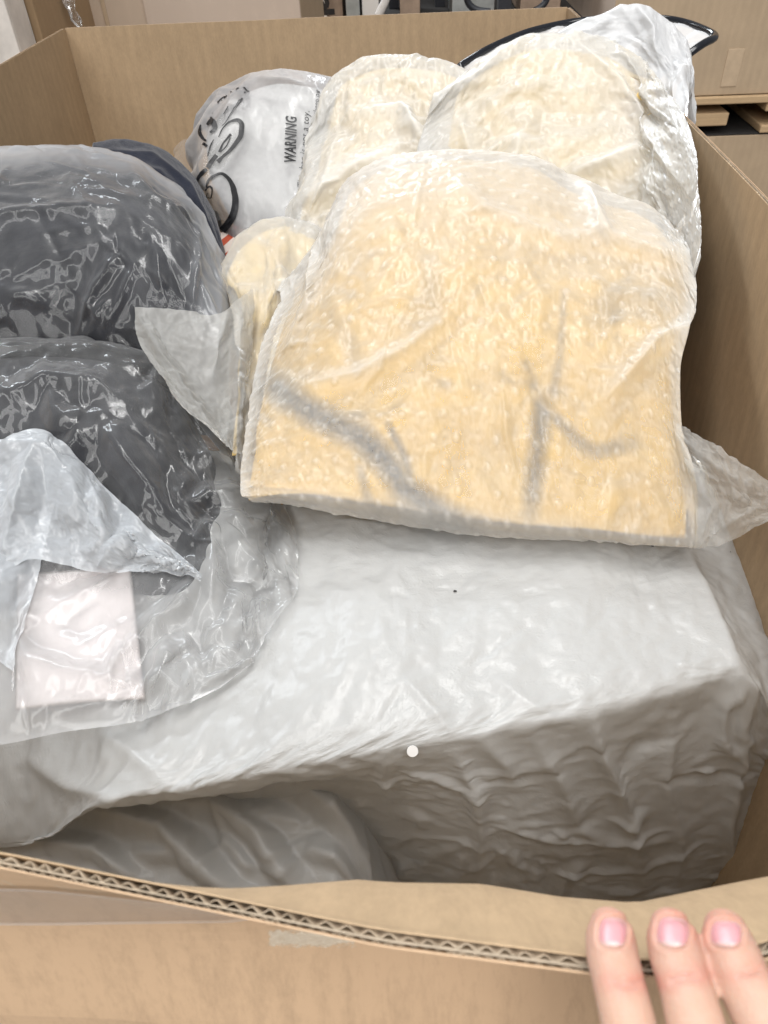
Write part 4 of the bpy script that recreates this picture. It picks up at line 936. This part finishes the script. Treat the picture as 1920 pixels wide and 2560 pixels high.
# ------------------------------------------------------------------ cartons and shelf behind
def carton(name, label, x0, x1, y0, y1, z0, z1, mats, cat='carton', group=None, rz=0., parts=(), top=None):
    """closed carton: four side panels, top and bottom as parts that butt together"""
    t = thing(name, label, cat, group, ((x0+x1)/2, y0, z0)); t.rotation_euler = (0, 0, rz)
    w = (x1-x0)/2; d = y1-y0; h = z1-z0; e = .004
    def quadbox(nm, a, b, m, uvw):
        (ax, ay, az), (bx, by, bz) = a, b
        V = [(x, y, z) for z in (az, bz) for y in (ay, by) for x in (ax, bx)]
        F = [(0, 1, 5, 4), (1, 3, 7, 5), (3, 2, 6, 7), (2, 0, 4, 6), (4, 5, 7, 6), (1, 0, 2, 3)]
        uv = [(v[0]+v[1]*(1 if uvw else 0), v[2]) if uvw != 2 else (v[0], v[1]) for v in V]
        o = link(nm, mesh(nm, V, F, False, uv), m, t)
        bv = o.modifiers.new('bevel', 'BEVEL'); bv.width = .0025; bv.segments = 2
        return o
    mf, ms = mats
    quadbox('front_panel', (-w, 0, 0), (w, e, h), mf, 0)
    quadbox('side_panel', (-w, e+.001, 0), (-w+e, d, h), ms, 1); quadbox('side_panel', (w-e, e+.001, 0), (w, d, h), ms, 1)
    quadbox('back_panel', (-w, d+.001, 0), (w, d+e, h), ms, 0)
    quadbox('top_flap', (-w, 0, h+.001), (w, d+e, h+e), top or mf, 2)
    for nm, px0, px1, pz0, pz1, m, off in parts:
        quadbox(nm, (px0-(x0+x1)/2, -off, pz0-z0), (px1-(x0+x1)/2, -.0005, pz1-z0), m, 0)
    return t
M_BGL = cardboard('kraft_light', (.72, .57, .44), flute=.03, fl=.35, mott=.18)
M_BGP = cardboard('kraft_pinkish', (.74, .60, .49), flute=.04, fl=.35, mott=.15)
M_BGTAPE = plain('brown_tape', (.50, .38, .26), .25, .5, 40, .08)
M_WRAP = plain('wrapped_white', (.62, .58, .54), .25, .5, 18, .18)
y = 1.75; xa = P(203, 35, y=y)[0]; xb = P(751, 20, y=y)[0]; xm = P(365, 40, y=y)[0]; xs_ = P(265, 40, y=y)[0]
carton('carton', 'tall pale carton straight behind the back wall of the open box', xa, xb, y, y+.5, .15, 1.75, (M_BGL, M_BG), 'carton', 'cartons standing behind', 0,
       [('side_flap', xm, xb, .16, 1.74, M_BGP, .006), ('fold_seam', xs_-.004, xs_+.004, .16, 1.74, M_BG, .003)])
y = 1.48; xa = P(42, 60, y=y)[0]; xb = P(97, 60, y=y)[0]
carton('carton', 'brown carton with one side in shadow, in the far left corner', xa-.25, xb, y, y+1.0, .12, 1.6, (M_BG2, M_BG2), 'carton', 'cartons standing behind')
y = 1.40; xa = P(30, 66, y=y)[0]
carton('carton', 'pale plastic-wrapped carton cut off by the left edge', xa-.6, xa, y, y+.07, .12, 1.6, (M_WRAP, M_WRAP), 'carton', 'cartons standing behind')
# scrap of film in the gap
rows = rowsY([[(158, -20, 1.62), (172, -24, 1.62), (188, -20, 1.62)], [(160, 5, 1.6), (172, 2, 1.62), (182, 8, 1.6)], [(174, 28, 1.6), (180, 30, 1.61), (186, 30, 1.6)], [(176, 42, 1.6), (186, 40, 1.61), (194, 45, 1.6)], [(188, 62, 1.6), (196, 68, 1.6), (205, 74, 1.6)]])
X0 = surface(rows, 49, 25); XX = crumple(X0, [(4, .1, .1, 50), (2, .1, .1, 20), (1, .08, .08, 10)], bend=.2, dmin=-.01, dmax=.015, hold=.002, seed=111)
o = sheet('film_scrap', XX, M_CLEAR2, None, X0, closed=((0, .01, 0), .95)); tag(o, 'twisted scrap of clear film hanging in the dark gap between the cartons', 'film scrap')
# right: carton on pallet on carton
y = 2.2; xc = P(1532, 60, y=y)[0]; zt = P(1800, 238, y=y)[2]; zp = P(1800, 340, y=y)[2]
tp = [('brown_tape', P(1808, 180, y=y)[0], P(1848, 180, y=y)[0], zt+.02, P(1830, 122, y=y)[2], M_BGTAPE, .002)]
carton('carton', 'large tan carton standing on a wooden pallet at the right', xc, xc+1.0, y, y+.8, zt, zt+1.0, (M_BG, M_BGP), 'carton', 'cartons standing behind', 0, tp)
x2 = P(1690, 360, y=y)[0]
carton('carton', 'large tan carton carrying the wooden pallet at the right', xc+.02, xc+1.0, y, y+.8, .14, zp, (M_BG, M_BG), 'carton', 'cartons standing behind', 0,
       [('brown_tape', P(1748, 370, y=y)[0], P(1782, 370, y=y)[0], zp-.16, zp-.002, M_BGTAPE, .002)], M_DARK)  # near-black top flap: shade of the pallet openings put into its colour
pal = thing('wooden_pallet', 'worn wooden pallet between the two large tan cartons at the right', 'pallet', None, (xc+.5, y, zp))
def plank(nm, x0, x1, y0, y1, z0, z1, m=M_WOOD):
    V = [(x, y_, z) for z in (z0, z1) for y_ in (y0, y1) for x in (x0, x1)]
    V = [(v[0]-(xc+.5), v[1]-y, v[2]-zp) for v in V]
    F = [(0, 1, 5, 4), (1, 3, 7, 5), (3, 2, 6, 7), (2, 0, 4, 6), (4, 5, 7, 6), (1, 0, 2, 3)]
    o = link(nm, mesh(nm, V, F, False, [(v[2]*3+v[1], v[0]) for v in V]), m, pal)
    bv = o.modifiers.new('bevel', 'BEVEL'); bv.width = .003; bv.segments = 2
hz = zt-zp
for k in range(5): plank('deck_board', xc, xc+1.0, y-.01+k*.19, y+.10+k*.19, zt-.020-hz*.0, zt-.002)
for k in range(3): plank('stringer_board', xc+.0+k*.43, xc+.14+k*.43, y-.005, y+.85, zt-.042, zt-.021)
for k in range(3): plank('bottom_board', xc+.0+k*.43, xc+.14+k*.43, y-.005, y+.85, zp+.005, zp+.024)
bx = P(1765, 300, y=y)[0]
for xx in (bx-.032, bx+.40): 
    for yy in (0, .38, .74): plank('block', xx, xx+.09, y+yy, y+yy+.1, zp+.025, zt-.043)
carton('carton', 'carton added deep behind the wooden pallet at the right to block light', xc-.05, xc+1.2, y+.90, y+1.3, .1, 1.9, (M_BG2, M_BG2), 'carton', 'cartons standing behind')  # added to keep light out of the pallet openings from behind
# shelf with packages
y = 2.35; sx0 = P(740, 40, y=y)[0]; sx1 = P(1470, 20, y=y)[0]; sz = P(900, 75, y=y)[2]
sh = thing('storage_shelf', 'dark storage rack behind the box, loaded with wrapped packages', 'shelf', None, ((sx0+sx1)/2, y, 0))
def rackbox(nm, x0, x1, y0, y1, z0, z1, m, par=sh):
    ox, oy = (sx0+sx1)/2, y
    V = [(a-ox, b-oy, c_) for c_ in (z0, z1) for b in (y0, y1) for a in (x0, x1)]
    F = [(0, 1, 5, 4), (1, 3, 7, 5), (3, 2, 6, 7), (2, 0, 4, 6), (4, 5, 7, 6), (1, 0, 2, 3)]
    return link(nm, mesh(nm, V, F), m, par)
rackbox('shelf_board', sx0, sx1, y-.02, y+.6, sz-.03, sz, M_DARK); rackbox('back_panel', sx0, sx1, y+.61, y+.63, 0, 1.9, M_DARK)
M_POST = plain('post_paint', (.02, .022, .028), .4, .5)
for px in (1260,): xx = P(px, 20, y=y-.05)[0]; rackbox('post', xx-.016, xx+.016, y-.06, y-.025, 0, 1.9, M_POST)
for px in (985, 1100): xx = P(px, 20, y=y+.3)[0]; rackbox('post', xx-.014, xx+.014, y+.3, y+.33, sz+.001, 1.9, M_POST)
M_PWHITE = plain('white_carton', (.72, .69, .66), .6, .3, 20, .05); M_PGREY = plain('grey_pack', (.33, .34, .33), .35, .4, 30, .2); M_PBRN = plain('brown_pack', (.36, .26, .19), .5, .4, 30, .2)
def pack(name, label, px0, px1, pyb, h, d, m, yy, side=None):
    x0, x1 = P(px0, pyb, y=yy)[0], P(px1, pyb, y=yy)[0]
    t = thing(name, label, 'package', 'packages on the rack', ((x0+x1)/2, yy, sz+.001))
    w = (x1-x0)/2
    for nm, a, b, mm in (('front_panel', (-w, 0, 0), (w, .004, h), m), ('carton_body', (-w, .005, 0), (w, d, h), side or m)):
        V = [(x, q, z) for z in (a[2], b[2]) for q in (a[1], b[1]) for x in (a[0], b[0])]
        F = [(0, 1, 5, 4), (1, 3, 7, 5), (3, 2, 6, 7), (2, 0, 4, 6), (4, 5, 7, 6), (1, 0, 2, 3)]
        o = link(nm, mesh(nm, V, F), mm, t); bv = o.modifiers.new('bevel', 'BEVEL'); bv.width = .004; bv.segments = 2
    return t, w
pk, w = pack('package', 'white carton lettered Pal lying on the rack beside the tall pale carton', 766, 818, 46, .16, .2, M_PWHITE, y, M_PBRN)
def bgtext(body, par, x, z, size, rot, mat):
    cu = bpy.data.curves.new('print', 'FONT'); cu.body = body; cu.size = size; cu.offset = .004*size/.05; cu.resolution_u = 2
    o = bpy.data.objects.new('print', cu); scene.collection.objects.link(o)
    me = bpy.data.meshes.new_from_object(o.evaluated_get(C.evaluated_depsgraph_get())); bpy.data.objects.remove(o)
    for v in me.vertices:
        a, b = v.co.x, v.co.y; c_, s_ = math.cos(rot), math.sin(rot)
        v.co = (x+a*c_-b*s_, -.001, z+a*s_+b*c_)
    return link('print', me, mat, par)
bgtext('Pal', pk, w*.25, .10, .055, -math.pi/2, M_INK); bgtext('up', pk, -w*.75, .09, .04, -math.pi/2, plain('red_ink', (.45, .08, .04), .6))
pack('package', 'brown carton on the rack, right of the white lettered carton', 822, 858, 44, .13, .3, M_PBRN, y+.05)
pack('package', 'greyish clear-wrapped package on the rack with a black label', 866, 900, 44, .18, .2, M_PGREY, y+.02)
pk2, w2 = pack('package', 'pale grey package on the rack with a dark strip', 906, 948, 40, .18, .2, M_PWHITE, y+.03, M_PGREY)
pack('package', 'dull brown package on the rack between two dark posts', 1000, 1050, 36, .2, .2, M_PBRN, y+.1)
pack('package', 'grey green package low on the rack left of the dark front post', 1130, 1235, 30, .14, .2, M_PGREY, y+.06)
pack('package', 'reddish brown package on the rack at its right end', 1300, 1400, 20, .2, .2, M_PBRN, y+.12)
def cable(pts, r, label, mat):
    c_ = np.array(pts); t = np.arange(len(c_)); p = pchip(t, c_, np.linspace(0, len(c_)-1, 40))
    V, F = tube(p, r, 8); o = link('cable', mesh('cable', V, F, True), mat); tag(o, label, 'cable', 'cables hanging from the rack')
yy = y-.08
cable([P(1165, -30, y=yy), P(1168, 0, y=yy), P(1180, 18, y=yy), P(1200, 27, y=yy), P(1225, 30, y=yy)], .008, 'black cable curving down left of the dark front post', M_POST)
cable([P(1372, -30, y=yy), P(1366, 0, y=yy), P(1352, 18, y=yy), P(1335, 28, y=yy)], .008, 'black cable curving down right of the dark front post', M_POST)
cable([P(970, -30, y=yy), P(964, 0, y=yy), P(955, 20, y=yy), P(945, 40, y=yy)], .010, 'pale hose hanging at the left end of the rack', M_PWHITE)

# ------------------------------------------------------------------ the hand on the rim
def Pd(px, py, d):
    r = ray(px, py); return CAM+r/np.linalg.norm(r)*d
hand = thing('person', "photographer's bare left hand with three fingertips over the front rim of the box", 'person')
hand['label'] = 'bare hand of the person at the box, three fingertips hooked over its front rim'
fingers = {
 'index': [(1523, 2312, .2085, 5.6), (1526, 2340, .2070, 7.0), (1533, 2400, .2035, 7.2), (1546, 2455, .2005, 7.0), (1571, 2560, .1975, 7.1), (1600, 2720, .1975, 7.6), (1625, 2850, .200, 8.4), (1660, 3050, .213, 8.4), (1700, 3300, .232, 9.4)],
 'middle': [(1675, 2316, .2080, 5.7), (1680, 2344, .2065, 7.0), (1692, 2400, .2030, 7.1), (1709, 2455, .2000, 6.8), (1739, 2560, .1970, 7.3), (1775, 2720, .1970, 7.9), (1800, 2850, .200, 8.7), (1850, 3050, .214, 8.7), (1900, 3300, .234, 9.6)],
 'ring': [(1811, 2318, .2095, 5.6), (1817, 2348, .2080, 6.9), (1838, 2400, .2048, 7.1), (1860, 2455, .2020, 7.1), (1914, 2560, .1990, 7.5), (1965, 2720, .1985, 7.9), (2000, 2850, .202, 8.6), (2055, 3050, .216, 8.6), (2110, 3300, .237, 9.4)],
 'little': [(2000, 2430, .214, 4.6), (2008, 2455, .2125, 5.6), (2035, 2520, .210, 6.4), (2065, 2590, .208, 6.3), (2110, 2720, .207, 6.6), (2150, 2850, .210, 7.4), (2220, 3050, .222, 7.4), (2300, 3300, .242, 8.4)],
 'thumb': [(1400, 2860, .235, 6.0), (1408, 2890, .235, 8.0), (1440, 3000, .236, 9.2), (1480, 3120, .240, 8.8), (1540, 3350, .255, 10.0), (1650, 3700, .275, 13.0)]}
HV, HF = [], []
def addtube(p, r, flat=.9, seg=20):
    p = np.array(p); r = np.array(r); t = np.concatenate([[0], np.cumsum(np.linalg.norm(np.diff(p, axis=0), axis=1))])
    ts = np.linspace(0, t[-1], 50); q = pchip(t, p, ts); rr = pchip(t, r[:, None], ts)[:, 0]
    tg = np.gradient(q, axis=0); tg /= np.linalg.norm(tg, axis=1, keepdims=True)
    # rounded ends
    def cap(c, d, r0): return [(c+d*r0*math.sin(a)*.85, r0*math.cos(a)) for a in (.5, .9, 1.25, 1.5)]
    A = cap(q[0], -tg[0], rr[0])[::-1]; B = cap(q[-1], tg[-1], rr[-1])
    Q = np.array([a for a, _ in A]+list(q)+[b for b, _ in B]); R = np.array([b for _, b in A]+list(rr)+[b for _, b in B])
    T_ = np.concatenate([[tg[0]]*4, tg, [tg[-1]]*4])
    view = CAM-Q; view /= np.linalg.norm(view, axis=1, keepdims=True)
    a = np.cross(T_, view); a /= np.linalg.norm(a, axis=1, keepdims=True); b = np.cross(a, T_)
    o = len(HV); th = np.linspace(0, 2*np.pi, seg, endpoint=False)
    for i in range(len(Q)):
        for k in th: HV.append(Q[i]+(a[i]*math.cos(k)+b[i]*math.sin(k)*flat)*R[i])
    n = len(Q)
    for i in range(n-1):
        for j in range(seg): HF.append((o+i*seg+j, o+i*seg+(j+1) % seg, o+(i+1)*seg+(j+1) % seg, o+(i+1)*seg+j))
    HF.append(tuple(o+j for j in range(seg))[::-1]); HF.append(tuple(o+(n-1)*seg+j for j in range(seg)))
for f in fingers.values(): addtube([Pd(a, b, c_*1.010) for a, b, c_, _ in f], [r*.00082 for *_, r in f])
mc = {k: Pd(*v[-1][:3]) for k, v in fingers.items()}
wr = np.array([mc['middle'][0]+.03, mc['middle'][1]-.095, mc['middle'][2]-.01])
for k in ('index', 'middle', 'ring', 'little'): addtube([mc[k], (mc[k]*.6+wr*.4)+np.array([0, 0, -.002]), wr*.85+mc[k]*.15], [.0105, .0125, .0135], .95)
for k, l in (('index', 'middle'), ('middle', 'ring'), ('ring', 'little')): addtube([(mc[k]+mc[l])/2, ((mc[k]+mc[l])/2*.5+wr*.5), wr], [.009, .0125, .014], .95)
addtube([Pd(1650, 3700, .275), mc['index']*.4+wr*.6, wr], [.013, .015, .015]); addtube([Pd(1540, 3350, .255), mc['index']*.7+wr*.3], [.0095, .012])
addtube([wr+np.array([-.012, 0, 0]), wr+np.array([.03, -.16, -.03])], [.021, .027], .8); addtube([wr+np.array([.014, 0, 0]), wr+np.array([.055, -.16, -.03])], [.020, .026], .8)
me = mesh('hand_base', HV, HF); ho = link('hand_base', me)
md = ho.modifiers.new('remesh', 'REMESH'); md.mode = 'VOXEL'; md.voxel_size = .0006
sm = ho.modifiers.new('smooth', 'SMOOTH'); sm.factor = .5; sm.iterations = 4
dg = C.evaluated_depsgraph_get(); hm = bpy.data.meshes.new_from_object(ho.evaluated_get(dg)); bpy.data.objects.remove(ho)
nv = len(hm.vertices); co = np.zeros(nv*3); hm.vertices.foreach_get('co', co); co = co.reshape(-1, 3)
no = np.zeros(nv*3); hm.vertices.foreach_get('normal', no); no = no.reshape(-1, 3)
hp_ = proj(co); dep = np.zeros(nv); flush = np.zeros(nv)
for poly, a, w in (([(1518, 2448), (1560, 2456), (1612, 2450)], .00032, 6), ([(1530, 2462), (1575, 2468), (1605, 2462)], .0002, 6), ([(1660, 2450), (1700, 2436), (1755, 2428)], .00032, 6), ([(1665, 2462), (1710, 2450), (1760, 2446)], .00025, 6), ([(1830, 2440), (1870, 2434), (1915, 2424)], .0003, 6)):
    d, par = seg_dist(hp_, poly); dep += 2.4*a*np.exp(-(d/w)**2)*np.clip(np.sin(np.pi*np.clip(par, .03, .97))*1.5, 0, 1)
    flush += .6*np.exp(-(d/26)**2)
nails = [((1532, 2331), 35, 38, .10), ((1682, 2331), 40, 39, .12), ((1815, 2335), 39, 34, .06)]
for (cx, cy), a, b, rot in nails:
    q = hp_-np.array([cx, cy]); c_, s_ = math.cos(rot), math.sin(rot); qx = (q[:, 0]*c_+q[:, 1]*s_)/a; qy = (-q[:, 0]*s_+q[:, 1]*c_)/b
    rr = (np.abs(qx)**3+np.abs(qy)**3)**(1/3)
    dep += .0005*np.exp(-((rr-1.0)/.12)**2) - .00025*np.exp(-((rr-1.28)/.16)**2)
    flush += .6*np.clip(1.5-rr, 0, 1)
for f in ('index', 'middle', 'ring'):
    tip = Pd(*fingers[f][0][:3]); flush += .5*np.exp(-(np.linalg.norm(co-tip, axis=1)/.010)**2)
front = (no*(CAM-co)).sum(1) > 0
co -= no*(dep*front)[:, None]; hm.vertices.foreach_set('co', co.ravel())
hm.polygons.foreach_set('use_smooth', [True]*len(hm.polygons))
at = hm.attributes.new('flush', 'FLOAT', 'POINT'); at.data.foreach_set('value', np.clip(flush, 0, 1).astype(np.float32))
t = NT('skin'); ob = t.n('TexCoord').outputs['Object']
n1 = t.noise(ob, 160, 4, .6); n2 = t.noise(ob, 900, 3, .6)
c_ = t.cmix(t.n('Attribute', _attribute_name='flush').outputs['Fac'], (.49, .305, .225), (.48, .225, .17)); c_ = t.cmix(t.ramp(n1, [(.3, 0), (.7, .35)]), c_, (.53, .375, .30))
p = t.n('BsdfPrincipled', Base__Color=c_, Roughness=.5, Normal=t.bump(t.math('ADD', n2, n1), .35, .0007))
p.inputs['Subsurface Weight'].default_value = .35; p.inputs['Subsurface Radius'].default_value = (1, .35, .2); p.inputs['Subsurface Scale'].default_value = .004; p.inputs['Specular IOR Level'].default_value = .35
M_SKIN = t.done(p.outputs[0])
hobj = link('hand', hm, M_SKIN, hand)
from mathutils.bvhtree import BVHTree
bv = BVHTree.FromPolygons([tuple(v) for v in co], [tuple(q.vertices) for q in hm.polygons])
t = NT('nail'); f_ = t.n('Attribute', _attribute_name='pale').outputs['Fac']
p = t.n('BsdfPrincipled', Base__Color=t.cmix(f_, (.58, .29, .31), (.64, .50, .47)), Roughness=.38); p.inputs['Subsurface Weight'].default_value = .2; p.inputs['Subsurface Scale'].default_value = .002; p.inputs['Specular IOR Level'].default_value = .5
M_NAIL = t.done(p.outputs[0])
for (cx, cy), a, b, rot in nails:
    V = []; pale = []; n = 17
    c_, s_ = math.cos(rot), math.sin(rot)
    for i in range(n):
        for j in range(n):
            u_, v_ = -1+2*j/(n-1), -1+2*i/(n-1)
            k = max(abs(u_), abs(v_))/max(1e-6, (abs(u_)**3+abs(v_)**3)**(1/3)); x_, y_ = u_*k*a, v_*k*b
            r = Vector(ray(cx+x_*c_-y_*s_, cy+x_*s_+y_*c_)).normalized()
            h = bv.ray_cast(Vector(CAM), r); pt = np.array(h[0]) if h[0] is not None else Pd(cx, cy, .2)
            rr = (abs(u_*k)**3+abs(v_*k)**3)**(1/3)
            V.append(pt-np.array(r)*(.00035+.00030*(1-rr**3)-.0006*max(0, rr-.93)/.07)); pale.append(np.clip((v_*k-.52)*3.5, 0, 1)*.9+np.clip((-v_*k-.78)*4, 0, .5))
    G = blur(np.array(V).reshape(n, n, 3), 2)
    link('fingernail', mesh('fingernail', G.reshape(-1, 3), grid_faces(n, n), True, None, {'pale': np.array(pale)}), M_NAIL, hand)

# torn patch of old tape on the outside of the front wall
G = []; r_ = np.random.default_rng(8)
for i in range(17):
    row = []
    for j in range(49):
        px = 662+238*j/48; py = 2312+62*i/16
        p = P(px, py, y=.0745)
        yy_ = front_y(p[0], p[2])-T-.0008; p = P(px, py, y=yy_); row.append(p-np.array([0, .0007*r_.random(), 0]))
    G.append(row)
G = np.array(G)
for j in range(49): G[:, j, 2] += 0
t = NT('torn_tape'); uv = t.n('TexCoord').outputs['UV']
n1 = t.noise(uv, 260, 5, .7); n2 = t.noise(uv, 90, 4, .6); at_ = t.n('Attribute', _attribute_name='gap').outputs['Fac']
f_ = t.ramp(t.math('SUBTRACT', t.math('ADD', n2, t.math('MULTIPLY', n1, .5)), at_), [(.30, 0), (.45, .9)])
p_ = t.n('BsdfPrincipled', Base__Color=t.ramp(n1, [(.3, (.52, .42, .30)), (.7, (.80, .74, .62))]), Roughness=.5, Normal=t.bump(n1, .6, .0006))
M_TORN = t.done(t.mix(f_, t.n('BsdfTransparent').outputs[0], p_.outputs[0]))
ii, jj = np.meshgrid(np.linspace(0, 1, 17), np.linspace(0, 1, 49), indexing='ij')
ed = np.minimum(np.minimum(ii, 1-ii)*.26, np.minimum(jj, 1-jj))
sheet('tape_residue', G, M_TORN, box, G, {'gap': np.clip(.75-ed*7, 0, 1)+.0*ed})
